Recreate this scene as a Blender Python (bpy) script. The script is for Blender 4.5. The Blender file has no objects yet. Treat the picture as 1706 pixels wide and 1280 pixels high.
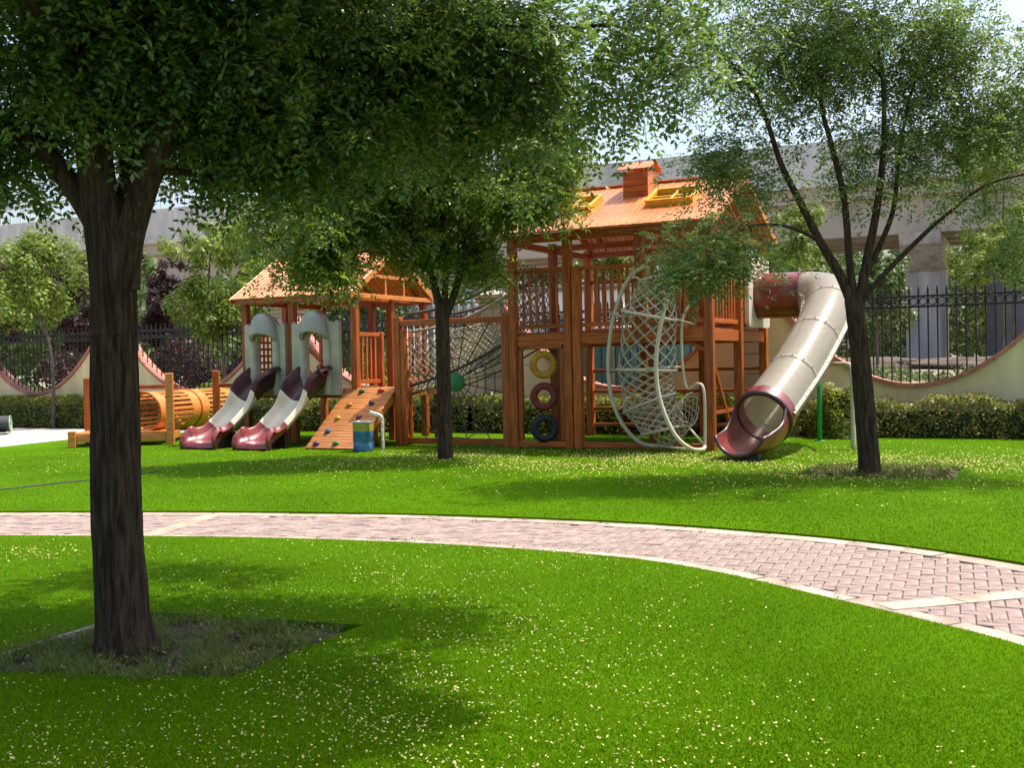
import bpy, math, random
import numpy as np
from mathutils import Vector, Matrix, Euler
from mathutils.geometry import tessellate_polygon

# ------------------------------------------------------------------ camera, sky, sun, exposure
scene = bpy.context.scene
H = 1.5                                   # eye height
F = 1850.0                                # focal length in pixels of a 1706 px wide frame
CAM_M = (Matrix.Rotation(math.radians(90 - 1.02), 3, 'X') @ Matrix.Rotation(math.radians(-1.225), 3, 'Z'))
cam_data = bpy.data.cameras.new('camera')
cam_data.sensor_width = 36.0
cam_data.lens = 36.0 * F / 1706.0
cam_data.clip_end = 1500
cam_data.clip_start = 0.05
cam = bpy.data.objects.new('camera', cam_data)
cam.matrix_world = Matrix.Translation((0, 0, H)) @ CAM_M.to_4x4()
scene.collection.objects.link(cam)
scene.camera = cam

SUN = Vector((0.40, 0.13, 0.905)).normalized()      # towards the sun
elev = math.asin(SUN.z)
azim = math.atan2(SUN.x, SUN.y)                     # clockwise from +Y
world = bpy.data.worlds.new('World')
scene.world = world
world.use_nodes = True
wn = world.node_tree.nodes
wn.clear()
sky = wn.new('ShaderNodeTexSky')
sky.sky_type = 'NISHITA'
sky.sun_disc = False
sky.sun_elevation = elev
sky.sun_rotation = azim
sky.air_density = 1.1
sky.dust_density = 4.5
sky.ozone_density = 1.0
bg = wn.new('ShaderNodeBackground')
bg.inputs[1].default_value = 0.15
wo = wn.new('ShaderNodeOutputWorld')
world.node_tree.links.new(sky.outputs[0], bg.inputs[0])
world.node_tree.links.new(bg.outputs[0], wo.inputs[0])
sun_data = bpy.data.lights.new('sun', 'SUN')
sun_data.energy = 3.3
sun_data.angle = math.radians(0.55)
sun_data.color = (1.0, 0.93, 0.81)
sun = bpy.data.objects.new('sun', sun_data)
sun.rotation_euler = SUN.to_track_quat('Z', 'Y').to_euler()
scene.collection.objects.link(sun)

vs = scene.view_settings
vs.view_transform = 'Standard'
vs.look = 'None'
vs.exposure = 0.95
vs.gamma = 1.0
vs.use_curve_mapping = False
scene.render.engine = 'CYCLES'
cy = scene.cycles
cy.max_bounces = 7
cy.diffuse_bounces = 3
cy.glossy_bounces = 3
cy.transmission_bounces = 6
cy.transparent_max_bounces = 8
cy.use_denoising = True
cy.caustics_reflective = False
cy.caustics_refractive = False

random.seed(7)
rng = np.random.default_rng(7)
R = math.radians
col = scene.collection

# ------------------------------------------------------------------ frames
TH = R(27.5)                              # the playground and the boundary run askew to the view
OX, OY = 0.051, 19.935                    # front left foot of the tall tower
CU, SU = math.cos(TH), math.sin(TH)


def W(u, v, z=0.0):
    return Vector((OX + u * CU + v * SU, OY - u * SU + v * CU, z))


def to_local(x, y):
    dx, dy = x - OX, y - OY
    return dx * CU - dy * SU, dx * SU + dy * CU


def at(px, py, Y):
    """point at depth Y seen at photo pixel (px, py): used to read off branch positions"""
    d = CAM_M @ Vector(((px - 853) / F, -(py - 640) / F, -1.0))
    return Vector((0, 0, H)) + d * (Y / d.y)


# ------------------------------------------------------------------ materials
MATS = {}


def nodes_of(name):
    m = bpy.data.materials.new(name)
    m.use_nodes = True
    nt = m.node_tree
    return m, nt, nt.nodes, nt.links, nt.nodes['Principled BSDF']


def mat(name, c, rough=0.6, var=0.12, scale=4.0, detail=4.0, bump=0.0, bscale=40.0, c2=None, stretch=None,
        coat=0.0, metal=0.0, spec=0.5, objrand=0.0, islrand=0.0, bdist=0.01, lo=0.35, hi=0.65, rough_var=0.0):
    m, nt, N, L, b = nodes_of(name)
    tc = N.new('ShaderNodeTexCoord')
    mp = N.new('ShaderNodeMapping')
    if stretch:
        mp.inputs['Scale'].default_value = stretch
    L.new(tc.outputs['Object'], mp.inputs[0])
    nz = N.new('ShaderNodeTexNoise')
    nz.inputs['Scale'].default_value = scale
    nz.inputs['Detail'].default_value = detail
    nz.inputs['Roughness'].default_value = 0.6
    L.new(mp.outputs[0], nz.inputs['Vector'])
    rp = N.new('ShaderNodeValToRGB')
    a = [max(0, x * (1 - var)) for x in c]
    e = [min(1, x * (1 + var)) for x in (c2 or c)]
    rp.color_ramp.elements[0].position = lo
    rp.color_ramp.elements[1].position = hi
    rp.color_ramp.elements[0].color = (*a, 1)
    rp.color_ramp.elements[1].color = (*e, 1)
    L.new(nz.outputs[0], rp.inputs[0])
    out = rp.outputs[0]
    if objrand or islrand:
        if objrand:
            rn = N.new('ShaderNodeObjectInfo'); ro = rn.outputs['Random']; amt = objrand
        else:
            rn = N.new('ShaderNodeNewGeometry'); ro = rn.outputs['Random Per Island']; amt = islrand
        mr = N.new('ShaderNodeMapRange')
        mr.inputs[3].default_value = 1 - amt
        mr.inputs[4].default_value = 1 + amt
        L.new(ro, mr.inputs[0])
        hs = N.new('ShaderNodeHueSaturation')
        L.new(mr.outputs[0], hs.inputs['Value'])
        L.new(out, hs.inputs['Color'])
        out = hs.outputs[0]
    L.new(out, b.inputs['Base Color'])
    b.inputs['Roughness'].default_value = rough
    if rough_var:
        mr2 = N.new('ShaderNodeMapRange')
        mr2.inputs[3].default_value = max(0.05, rough - rough_var)
        mr2.inputs[4].default_value = min(1, rough + rough_var)
        L.new(nz.outputs[0], mr2.inputs[0])
        L.new(mr2.outputs[0], b.inputs['Roughness'])
    b.inputs['Metallic'].default_value = metal
    b.inputs['Specular IOR Level'].default_value = spec
    b.inputs['Coat Weight'].default_value = coat
    b.inputs['Coat Roughness'].default_value = 0.25
    if bump:
        n2 = N.new('ShaderNodeTexNoise')
        n2.inputs['Scale'].default_value = bscale
        n2.inputs['Detail'].default_value = 5
        L.new(mp.outputs[0], n2.inputs['Vector'])
        bp = N.new('ShaderNodeBump')
        bp.inputs['Strength'].default_value = bump
        bp.inputs['Distance'].default_value = bdist
        L.new(n2.outputs[0], bp.inputs['Height'])
        L.new(bp.outputs[0], b.inputs['Normal'])
    MATS[name] = m
    return m


def leaf_mat(name, c, c2, transl=0.35, rough=0.5, spec=0.5, clump=1.3):
    """leaf colours vary from leaf to leaf and from clump to clump; some light comes through"""
    m, nt, N, L, b = nodes_of(name)
    geo = N.new('ShaderNodeNewGeometry')
    tc = N.new('ShaderNodeTexCoord')
    nz = N.new('ShaderNodeTexNoise')
    nz.inputs['Scale'].default_value = clump
    nz.inputs['Detail'].default_value = 2
    L.new(tc.outputs['Object'], nz.inputs['Vector'])
    add = N.new('ShaderNodeMath'); add.operation = 'MULTIPLY_ADD'
    L.new(geo.outputs['Random Per Island'], add.inputs[0])
    add.inputs[1].default_value = 0.7
    L.new(nz.outputs[0], add.inputs[2])
    sb = N.new('ShaderNodeMath'); sb.operation = 'SUBTRACT'
    L.new(add.outputs[0], sb.inputs[0]); sb.inputs[1].default_value = 0.35
    rp = N.new('ShaderNodeValToRGB')
    rp.color_ramp.elements[0].color = (*c, 1)
    rp.color_ramp.elements[1].color = (*c2, 1)
    rp.color_ramp.elements[0].position = 0.2
    rp.color_ramp.elements[1].position = 0.85
    L.new(sb.outputs[0], rp.inputs[0])
    L.new(rp.outputs[0], b.inputs['Base Color'])
    b.inputs['Roughness'].default_value = rough
    b.inputs['Specular IOR Level'].default_value = spec
    tr = N.new('ShaderNodeBsdfTranslucent')
    hs = N.new('ShaderNodeHueSaturation')
    hs.inputs['Value'].default_value = 1.5
    hs.inputs['Hue'].default_value = 0.485
    L.new(rp.outputs[0], hs.inputs['Color'])
    L.new(hs.outputs[0], tr.inputs[0])
    mx = N.new('ShaderNodeMixShader')
    mx.inputs[0].default_value = transl
    L.new(b.outputs[0], mx.inputs[1])
    L.new(tr.outputs[0], mx.inputs[2])
    L.new(mx.outputs[0], N['Material Output'].inputs[0])
    MATS[name] = m
    return m


WOOD = (0.30, 0.060, 0.012)
WOOD2 = (0.44, 0.118, 0.021)
M_post = mat('wood_post', WOOD, 0.38, 0.2, 3.0, 6, 0.25, 30, WOOD2, (9, 9, 0.7), coat=0.08, spec=.3, objrand=0.24, rough_var=.12)
M_rail = mat('wood_rail', WOOD, 0.38, 0.2, 3.0, 6, 0.25, 30, WOOD2, (0.7, 9, 9), coat=0.08, spec=.3, objrand=0.24, rough_var=.12)
M_roof = mat('wood_roof', (0.53, 0.150, 0.036), 0.42, 0.16, 3.0, 6, 0.25, 30, (0.64, 0.215, 0.060), (0.8, 9, 9), coat=0.12, objrand=0.12, rough_var=.12)
M_deck = mat('wood_deck', (0.36, 0.12, 0.03), 0.5, 0.25, 3.0, 6, 0.3, 30, (0.45, 0.17, 0.05), (0.8, 9, 9), objrand=0.16)
M_ramp = mat('wood_ramp', (0.42, 0.15, 0.035), 0.42, 0.3, 2.4, 6, 0.3, 30, (0.50, 0.20, 0.06), (0.8, 7, 7), coat=0.2, objrand=0.08)
M_orange = mat('wood_orange', (0.55, 0.19, 0.035), 0.4, 0.15, 3.0, 6, 0.25, 30, (0.62, 0.23, 0.045), (1, 6, 6), coat=0.25, objrand=0.1)
M_yellow = mat('yellow_paint', (0.70, 0.36, 0.02), 0.4, 0.1, 6, bump=.1)
M_maroon = mat('maroon_plastic', (0.17, 0.022, 0.026), 0.3, 0.22, 3.0, 6, 0.05, 60, coat=0.3, rough_var=.14, c2=(0.21, .035, .035))
M_dmaroon = mat('dark_maroon_plastic', (0.055, 0.014, 0.02), 0.34, 0.22, 3.0, 6, 0.05, 60, coat=0.2, rough_var=.1)
M_ivory = mat('ivory_plastic', (0.70, 0.63, 0.50), 0.34, 0.12, 3.0, 5, 0.05, 60, coat=0.2, rough_var=.1)
M_greyplastic = mat('grey_plastic', (0.40, 0.385, 0.32), 0.55, 0.14, 3.0, 5, 0.2, 40)
M_slate = mat('slate_plastic', (0.34, 0.345, 0.315), 0.45, 0.12, 3.0, 5, 0.15, 40)
M_tube = mat('beige_tube', (0.55, 0.50, 0.38), 0.35, 0.1, 6.0, coat=.2)
M_rope = mat('beige_rope', (0.46, 0.40, 0.33), 0.85, 0.3, 60.0, bump=.4, bscale=200)
M_drope = mat('dark_rope', (0.10, 0.085, 0.075), 0.85, 0.3, 60.0, bump=.4, bscale=200)
M_knot = mat('dark_knot', (0.05, 0.045, 0.042), 0.7, 0.3, 30)
M_green = mat('green_plastic', (0.015, 0.17, 0.05), 0.45, 0.1, 3)
M_gpole = mat('green_pole', (0.02, 0.30, 0.08), 0.4, 0.1, 3)
M_tyre_y = mat('yellow_tyre', (0.50, 0.24, 0.015), 0.6, 0.3, 12, bump=.4)
M_tyre_r = mat('red_tyre', (0.20, 0.022, 0.02), 0.6, 0.25, 12, bump=.4)
M_tyre_k = mat('black_tyre', (0.018, 0.02, 0.022), 0.6, 0.3, 12, bump=.4)
M_iron = mat('black_iron', (0.008, 0.008, 0.009), 0.45, 0.3, 10)
M_wall = mat('cream_render', (0.68, 0.57, 0.32), 0.85, 0.10, 1.1, 8, 0.15, 90, (0.72, 0.62, 0.37), (1.6, 1.6, .35))
M_coping = mat('coping_tile', (0.42, 0.17, 0.12), 0.7, 0.14, 5, 5, .2, 60, objrand=0.14)
M_pier = mat('pier_stone', (0.40, 0.35, 0.25), 0.85, 0.1, 3, 6, .3, 60, objrand=.1)
M_conc = mat('concrete', (0.50, 0.49, 0.47), 0.85, 0.14, 0.6, 8, .15, 20, (0.60, 0.59, 0.57), (1, 1, .25))
M_concpier = mat('stained_concrete', (0.42, 0.40, 0.37), 0.85, 0.22, 0.5, 8, .2, 20, (0.56, 0.53, 0.50), (2.5, 2.5, .35))
M_girder = mat('girder_concrete', (0.44, 0.38, 0.30), 0.85, 0.15, 0.4, 7, .15, 20)
M_darkmetal = mat('dark_metal', (0.03, 0.035, 0.04), 0.45, 0.2, 10)
M_white = mat('white_paint', (0.72, 0.73, 0.74), 0.45, 0.06, 3)
M_teal = mat('teal_hoarding', (0.03, 0.095, 0.09), 0.6, 0.2, 2, objrand=.08)
M_glass = mat('dark_glass', (0.02, 0.025, 0.03), 0.08, 0.1, 3)
M_greyroof = mat('grey_cladding', (0.14, 0.145, 0.15), 0.6, 0.2, 1)
M_soil = mat('dark_soil', (0.038, 0.023, 0.012), 0.95, 0.5, 7, 9, 1.0, 40, (0.085, 0.062, 0.042), bdist=.05)
M_dirt = mat('dirt_mound', (0.06, 0.043, 0.033), 0.95, 0.4, 1.2, 8, .8, 8, (0.10, 0.075, 0.056), bdist=.1)
M_edging = mat('edging_concrete', (0.32, 0.29, 0.26), 0.9, 0.2, 6, 6, .4, 50)
M_plaza = mat('plaza_concrete', (0.45, 0.40, 0.36), 0.85, 0.08, 0.5, 7, .15, 60)
M_kerb = mat('kerb_stone', (0.335, 0.255, 0.195), 0.9, 0.24, 3, 8, .4, 70, (0.40, .315, .25), objrand=.09)
M_brick = mat('paver_brick', (0.25, 0.180, 0.165), 0.9, 0.18, 5, 8, .35, 80, (0.30, 0.228, 0.20), objrand=.055)
M_brick_far = mat('paver_brick_mass', (0.25, 0.180, 0.165), 0.9, 0.18, 5, 8, .35, 80, (0.30, 0.228, 0.20), islrand=.055)
M_joint = mat('joint_sand', (0.25, 0.195, 0.165), 0.95, 0.35, 12, 7, .4, 80)
M_tin = mat('tin_blue', (0.03, 0.13, 0.30), 0.4, 0.35, 9, 6, .1, 30, (0.06, 0.19, 0.38), coat=.2)
M_tin_y = mat('tin_yellow', (0.38, 0.36, 0.05), 0.45, 0.35, 9, 6)
M_tin_s = mat('tin_silver', (0.42, 0.42, 0.42), 0.4, 0.2, 12, metal=.6)
M_drip = mat('dried_paint', (0.66, 0.64, 0.58), 0.6, 0.12, 12)
M_turfroll = mat('turf_backing', (0.06, 0.065, 0.07), 0.9, 0.2, 30, bump=.3)
M_palegreen = mat('pale_green_edge', (0.30, 0.42, 0.26), 0.8, 0.2, 20)
M_petal = mat('blossom', (0.46, 0.40, 0.15), 0.7, 0.12, 9, islrand=.22)
M_petal_far = mat('blossom_drift', (0.47, 0.41, 0.11), 0.75, 0.2, 9, islrand=.3)
M_litter = mat('dry_litter', (0.15, 0.105, 0.06), 0.9, 0.3, 9, islrand=.4)
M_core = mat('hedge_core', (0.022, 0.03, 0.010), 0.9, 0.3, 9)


def bark_mat(name, c, c2, sc=1.0):
    m, nt, N, L, b = nodes_of(name)
    tc = N.new('ShaderNodeTexCoord')
    mp = N.new('ShaderNodeMapping')
    mp.inputs['Scale'].default_value = (26 * sc, 26 * sc, 2.4 * sc)
    L.new(tc.outputs['Object'], mp.inputs[0])
    w = N.new('ShaderNodeTexNoise')
    w.inputs['Scale'].default_value = 1.6
    w.inputs['Detail'].default_value = 8
    w.inputs['Roughness'].default_value = .65
    w.inputs['Distortion'].default_value = .6
    L.new(mp.outputs[0], w.inputs['Vector'])
    rp = N.new('ShaderNodeValToRGB')
    rp.color_ramp.elements[0].position = .38
    rp.color_ramp.elements[1].position = .62
    rp.color_ramp.elements[0].color = (*c, 1)
    rp.color_ramp.elements[1].color = (*c2, 1)
    L.new(w.outputs[0], rp.inputs[0])
    L.new(rp.outputs[0], b.inputs['Base Color'])
    b.inputs['Roughness'].default_value = .92
    b.inputs['Specular IOR Level'].default_value = .2
    bp = N.new('ShaderNodeBump')
    bp.inputs['Strength'].default_value = 1.0
    bp.inputs['Distance'].default_value = .05
    L.new(w.outputs[0], bp.inputs['Height'])
    L.new(bp.outputs[0], b.inputs['Normal'])
    return m


M_bark = bark_mat('tree_bark', (0.024, 0.015, 0.010), (0.100, 0.068, 0.044))
M_bark2 = bark_mat('grey_bark', (0.07, 0.06, 0.05), (0.20, 0.175, 0.145))

M_leaf_big = leaf_mat('leaf_dark', (0.022, 0.080, 0.016), (0.165, 0.255, 0.050), .44, .36, .6)
M_leaf_mid = leaf_mat('leaf_mid', (0.055, 0.125, 0.014), (0.235, 0.320, 0.045), .44, .45, .5)
M_leaf_right = leaf_mat('leaf_olive', (0.048, 0.115, 0.022), (0.205, 0.295, 0.070), .45, .42, .55)
M_leaf_light = leaf_mat('leaf_light', (0.065, 0.130, 0.014), (0.250, 0.330, 0.040), .35, .5, .4, .9)
M_leaf_bg = leaf_mat('leaf_background', (0.040, 0.080, 0.018), (0.120, 0.180, 0.035), .3, .5, .4, .5)
M_leaf_far = leaf_mat('leaf_far', (0.038, 0.066, 0.026), (0.095, 0.135, 0.050), .25, .6, .3, .3)
M_leaf_purple = leaf_mat('leaf_purple', (0.018, 0.009, 0.013), (0.095, 0.030, 0.036), .25, .5, .4, .8)
M_leaf_hedge = leaf_mat('leaf_hedge', (0.080, 0.120, 0.014), (0.290, 0.320, 0.045), .42, .45, .5, 2.0)
M_leaf_hedge2 = leaf_mat('leaf_hedge_loose', (0.095, 0.115, 0.024), (0.300, 0.300, 0.085), .42, .45, .5, 2.5)
M_leaf_weed = leaf_mat('leaf_weed', (0.045, 0.075, 0.020), (0.140, 0.190, 0.055), .3, .6, .3, 4)
M_leaf_pit = leaf_mat('leaf_pit_weed', (0.055, 0.100, 0.012), (0.190, 0.240, 0.050), .3, .6, .3, 4)


def turf_mat(name):
    m, nt, N, L, b = nodes_of(name)
    tc = N.new('ShaderNodeTexCoord')
    n1 = N.new('ShaderNodeTexNoise'); n1.inputs['Scale'].default_value = 160; n1.inputs['Detail'].default_value = 4
    n2 = N.new('ShaderNodeTexNoise'); n2.inputs['Scale'].default_value = .55; n2.inputs['Detail'].default_value = 5
    L.new(tc.outputs['Object'], n1.inputs['Vector'])
    L.new(tc.outputs['Object'], n2.inputs['Vector'])
    r1 = N.new('ShaderNodeValToRGB')
    r1.color_ramp.elements[0].position = .32
    r1.color_ramp.elements[1].position = .70
    r1.color_ramp.elements[0].color = (0.033, 0.102, 0.001, 1)
    r1.color_ramp.elements[1].color = (0.108, 0.225, 0.003, 1)
    L.new(n1.outputs[0], r1.inputs[0])
    mr = N.new('ShaderNodeMapRange')
    mr.inputs[1].default_value = .3; mr.inputs[2].default_value = .7
    mr.inputs[3].default_value = .76; mr.inputs[4].default_value = 1.16
    L.new(n2.outputs[0], mr.inputs[0])
    hs = N.new('ShaderNodeHueSaturation')
    L.new(r1.outputs[0], hs.inputs['Color'])
    L.new(mr.outputs[0], hs.inputs['Value'])
    L.new(hs.outputs[0], b.inputs['Base Color'])
    b.inputs['Roughness'].default_value = .75
    b.inputs['Specular IOR Level'].default_value = .02
    bp = N.new('ShaderNodeBump'); bp.inputs['Strength'].default_value = .8; bp.inputs['Distance'].default_value = .015
    L.new(n1.outputs[0], bp.inputs['Height'])
    L.new(bp.outputs[0], b.inputs['Normal'])
    return m


M_turf = turf_mat('artificial_turf')
M_blade = leaf_mat('turf_blade', (0.040, 0.118, 0.001), (0.148, 0.278, 0.003), .22, .8, .0, .6)


def ground_mat():
    m, nt, N, L, b = nodes_of('rough_ground')
    tc = N.new('ShaderNodeTexCoord')
    n1 = N.new('ShaderNodeTexNoise'); n1.inputs['Scale'].default_value = .16; n1.inputs['Detail'].default_value = 8
    n2 = N.new('ShaderNodeTexNoise'); n2.inputs['Scale'].default_value = 6; n2.inputs['Detail'].default_value = 6
    L.new(tc.outputs['Object'], n1.inputs['Vector'])
    L.new(tc.outputs['Object'], n2.inputs['Vector'])
    r = N.new('ShaderNodeValToRGB')
    r.color_ramp.elements[0].position = .40
    r.color_ramp.elements[1].position = .60
    r.color_ramp.elements[0].color = (0.42, 0.35, 0.28, 1)
    r.color_ramp.elements[1].color = (0.20, 0.17, 0.11, 1)
    L.new(n1.outputs[0], r.inputs[0])
    mr = N.new('ShaderNodeMapRange'); mr.inputs[3].default_value = .7; mr.inputs[4].default_value = 1.25
    L.new(n2.outputs[0], mr.inputs[0])
    hs = N.new('ShaderNodeHueSaturation')
    L.new(r.outputs[0], hs.inputs['Color']); L.new(mr.outputs[0], hs.inputs['Value'])
    L.new(hs.outputs[0], b.inputs['Base Color'])
    b.inputs['Roughness'].default_value = .95
    bp = N.new('ShaderNodeBump'); bp.inputs['Strength'].default_value = .6; bp.inputs['Distance'].default_value = .05
    L.new(n2.outputs[0], bp.inputs['Height']); L.new(bp.outputs[0], b.inputs['Normal'])
    return m


M_ground = ground_mat()


def clear_tube_mat():
    """milky see-through polycarbonate, scratched by use"""
    m, nt, N, L, b = nodes_of('milky_polycarbonate')
    tc = N.new('ShaderNodeTexCoord')
    mp = N.new('ShaderNodeMapping'); mp.inputs['Scale'].default_value = (6, 1.2, 6)
    L.new(tc.outputs['Object'], mp.inputs[0])
    nz = N.new('ShaderNodeTexNoise'); nz.inputs['Scale'].default_value = 2; nz.inputs['Detail'].default_value = 6
    L.new(mp.outputs[0], nz.inputs['Vector'])
    b.inputs['Base Color'].default_value = (0.52, 0.48, 0.41, 1)
    b.inputs['Roughness'].default_value = .22
    b.inputs['Coat Weight'].default_value = .3
    tr = N.new('ShaderNodeBsdfTransparent'); tr.inputs[0].default_value = (.92, .90, .86, 1)
    tl = N.new('ShaderNodeBsdfTranslucent'); tl.inputs[0].default_value = (.62, .57, .48, 1)
    m1 = N.new('ShaderNodeMixShader'); m1.inputs[0].default_value = .45
    L.new(b.outputs[0], m1.inputs[1]); L.new(tl.outputs[0], m1.inputs[2])
    mr = N.new('ShaderNodeMapRange'); mr.inputs[3].default_value = .16; mr.inputs[4].default_value = .38
    L.new(nz.outputs[0], mr.inputs[0])
    m2 = N.new('ShaderNodeMixShader')
    L.new(mr.outputs[0], m2.inputs[0])
    L.new(m1.outputs[0], m2.inputs[1]); L.new(tr.outputs[0], m2.inputs[2])
    L.new(m2.outputs[0], N['Material Output'].inputs[0])
    return m


M_clear = clear_tube_mat()

# ------------------------------------------------------------------ mesh builder
BASE = {}


class MB:
    def __init__(s):
        s.v, s.f, s.sm = [], [], []

    def add(s, verts, faces, smooth=False):
        o = len(s.v)
        s.v += [tuple(p) for p in verts]
        s.f += [tuple(i + o for i in f) for f in faces]
        s.sm += [smooth] * len(faces)
        return s

    def box(s, c, d, rot=None, ch=0.006):
        """chamfered box, centre c, size d"""
        hx, hy, hz = d[0] / 2, d[1] / 2, d[2] / 2
        ch = min(ch, hx * .45, hy * .45, hz * .45)
        vs_, idx = [], {}
        for sx in (-1, 1):
            for sy in (-1, 1):
                for sz in (-1, 1):
                    for ax in range(3):
                        p = [sx * (hx - ch), sy * (hy - ch), sz * (hz - ch)]
                        p[ax] = (sx * hx, sy * hy, sz * hz)[ax]
                        idx[(sx, sy, sz, ax)] = len(vs_)
                        vs_.append(Vector(p))
        fs = []
        q = [(-1, -1), (1, -1), (1, 1), (-1, 1)]
        for ax in range(3):
            for sg in (-1, 1):
                f = []
                for a, b in q:
                    k = [0, 0, 0]; k[ax] = sg; k[(ax + 1) % 3] = a; k[(ax + 2) % 3] = b
                    f.append(idx[(*k, ax)])
                fs.append(f if sg > 0 else f[::-1])
        for ax in range(3):                     # edge bevels along ax
            a1, a2 = (ax + 1) % 3, (ax + 2) % 3
            for p1 in (-1, 1):
                for p2 in (-1, 1):
                    k0 = [0, 0, 0]; k0[a1] = p1; k0[a2] = p2; k1 = k0[:]
                    k0[ax] = -1; k1[ax] = 1
                    f = [idx[(*k0, a1)], idx[(*k1, a1)], idx[(*k1, a2)], idx[(*k0, a2)]]
                    fs.append(f if p1 * p2 < 0 else f[::-1])
        for sx in (-1, 1):
            for sy in (-1, 1):
                for sz in (-1, 1):
                    f = [idx[(sx, sy, sz, 0)], idx[(sx, sy, sz, 1)], idx[(sx, sy, sz, 2)]]
                    fs.append(f if sx * sy * sz > 0 else f[::-1])
        c = Vector(c)
        if rot is not None:
            vs_ = [rot @ p for p in vs_]
        return s.add([p + c for p in vs_], fs)

    def beam(s, p, q, w, h, up=(0, 0, 1), ch=0.006):
        p, q = Vector(p), Vector(q)
        d = (q - p); ln = d.length; x = d.normalized()
        up = Vector(up)
        if abs(x.dot(up)) > .98:
            up = Vector((0, 1, 0))
        y = up.cross(x).normalized(); z = x.cross(y)
        m = Matrix((x, y, z)).transposed()
        return s.box((p + q) / 2, (ln, w, h), m, ch)

    def tube(s, pts, r, n=8, closed=False, cap=True, smooth=True):
        pts = [Vector(p) for p in pts]
        k = len(pts)
        rs = r if isinstance(r, (list, tuple)) else [r] * k
        vs_, fs = [], []
        prev = None
        for i, p in enumerate(pts):
            if closed:
                t = pts[(i + 1) % k] - pts[i - 1]
            else:
                t = pts[min(i + 1, k - 1)] - pts[max(i - 1, 0)]
            t.normalize()
            if prev is None:
                a = Vector((0, 0, 1)) if abs(t.z) < .9 else Vector((1, 0, 0))
                prev = t.cross(a).normalized()
            prev = (prev - t * prev.dot(t)).normalized()
            b = t.cross(prev)
            for j in range(n):
                an = 2 * math.pi * j / n
                vs_.append(p + (prev * math.cos(an) + b * math.sin(an)) * rs[i])
        m = k if closed else k - 1
        for i in range(m):
            for j in range(n):
                i2 = (i + 1) % k
                fs.append((i * n + j, i * n + (j + 1) % n, i2 * n + (j + 1) % n, i2 * n + j))
        s.add(vs_, fs, smooth)
        if cap and not closed:
            o = len(s.v) - k * n
            s.f += [tuple(o + j for j in range(n))[::-1], tuple(o + (k - 1) * n + j for j in range(n))]
            s.sm += [False, False]
        return s

    def stick(s, p, q, r, n=4):
        """a cheap uncapped rope segment"""
        p, q = Vector(p), Vector(q)
        t = (q - p)
        if t.length < 1e-6:
            return s
        t.normalize()
        a = Vector((0, 0, 1)) if abs(t.z) < .9 else Vector((1, 0, 0))
        x = t.cross(a).normalized() * r
        y = t.cross(x)
        vs_ = []
        for c in (p, q):
            for j in range(n):
                an = 2 * math.pi * j / n
                vs_.append(c + x * math.cos(an) + y * math.sin(an))
        return s.add(vs_, [(j, (j + 1) % n, n + (j + 1) % n, n + j) for j in range(n)], True)

    def knot(s, c, r):
        c = Vector(c)
        vs_ = [c + Vector(d) * r for d in ((1, 0, 0), (-1, 0, 0), (0, 1, 0), (0, -1, 0), (0, 0, 1), (0, 0, -1))]
        return s.add(vs_, [(0, 2, 4), (2, 1, 4), (1, 3, 4), (3, 0, 4), (2, 0, 5), (1, 2, 5), (3, 1, 5), (0, 3, 5)], True)

    def lathe(s, prof, c=(0, 0, 0), n=20, axis='z', smooth=True):
        """prof: list of (r, h)"""
        vs_, fs = [], []
        c = Vector(c)
        for r, h in prof:
            for j in range(n):
                a = 2 * math.pi * j / n
                x, y = r * math.cos(a), r * math.sin(a)
                p = {'z': (x, y, h), 'y': (x, h, y), 'x': (h, x, y)}[axis]
                vs_.append(c + Vector(p))
        for i in range(len(prof) - 1):
            for j in range(n):
                fs.append((i * n + j, i * n + (j + 1) % n, (i + 1) * n + (j + 1) % n, (i + 1) * n + j))
        return s.add(vs_, fs, smooth)

    def plate(s, outline, holes, th, mapf):
        """extruded flat plate; outline and holes are 2D loops, mapf(a, b, t) -> 3D"""
        loops = [outline] + list(holes)
        tri = tessellate_polygon([[Vector((a, b, 0)) for a, b in lp] for lp in loops])
        flat = [p for lp in loops for p in lp]
        n = len(flat)
        vs_ = [mapf(a, b, 0) for a, b in flat] + [mapf(a, b, th) for a, b in flat]
        fs = [tuple(t) for t in tri] + [tuple(i + n for i in t)[::-1] for t in tri]
        o = 0
        for lp in loops:
            k = len(lp)
            for i in range(k):
                j = (i + 1) % k
                fs.append((o + i, o + j, n + o + j, n + o + i))
            o += k
        return s.add(vs_, fs)

    def grid(s, P, smooth=True, closed_u=False):
        """P[i][j] points"""
        n, k = len(P), len(P[0])
        vs_ = [p for row in P for p in row]
        fs = []
        for i in range(n - 1):
            for j in range(k - (0 if closed_u else 1)):
                fs.append((i * k + j, i * k + (j + 1) % k, (i + 1) * k + (j + 1) % k, (i + 1) * k + j))
        return s.add(vs_, fs, smooth)

    def mesh(s, name, m, off=(0, 0, 0)):
        me = bpy.data.meshes.new(name)
        ox, oy, oz = off
        me.from_pydata([(x - ox, y - oy, z - oz) for x, y, z in s.v], [], s.f)
        me.polygons.foreach_set('use_smooth', s.sm)
        me.materials.append(m)
        me.update()
        return me


def set_props(o, label=None, cat=None, group=None, kind=None):
    for k, val in (('label', label), ('category', cat), ('group', group), ('kind', kind)):
        if val:
            o[k] = val


def place(o, base, frame):
    if frame == 's':
        o.location = W(*base)
        o.rotation_euler = (0, 0, -TH)
    else:
        o.location = base


def thing(name, label, cat, base=(0, 0, 0), frame='s', group=None, kind=None):
    o = bpy.data.objects.new(name, None)
    o.empty_display_size = .2
    col.objects.link(o)
    place(o, base, frame)
    set_props(o, label, cat, group, kind)
    BASE[o.name] = Vector(base)
    return o


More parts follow.
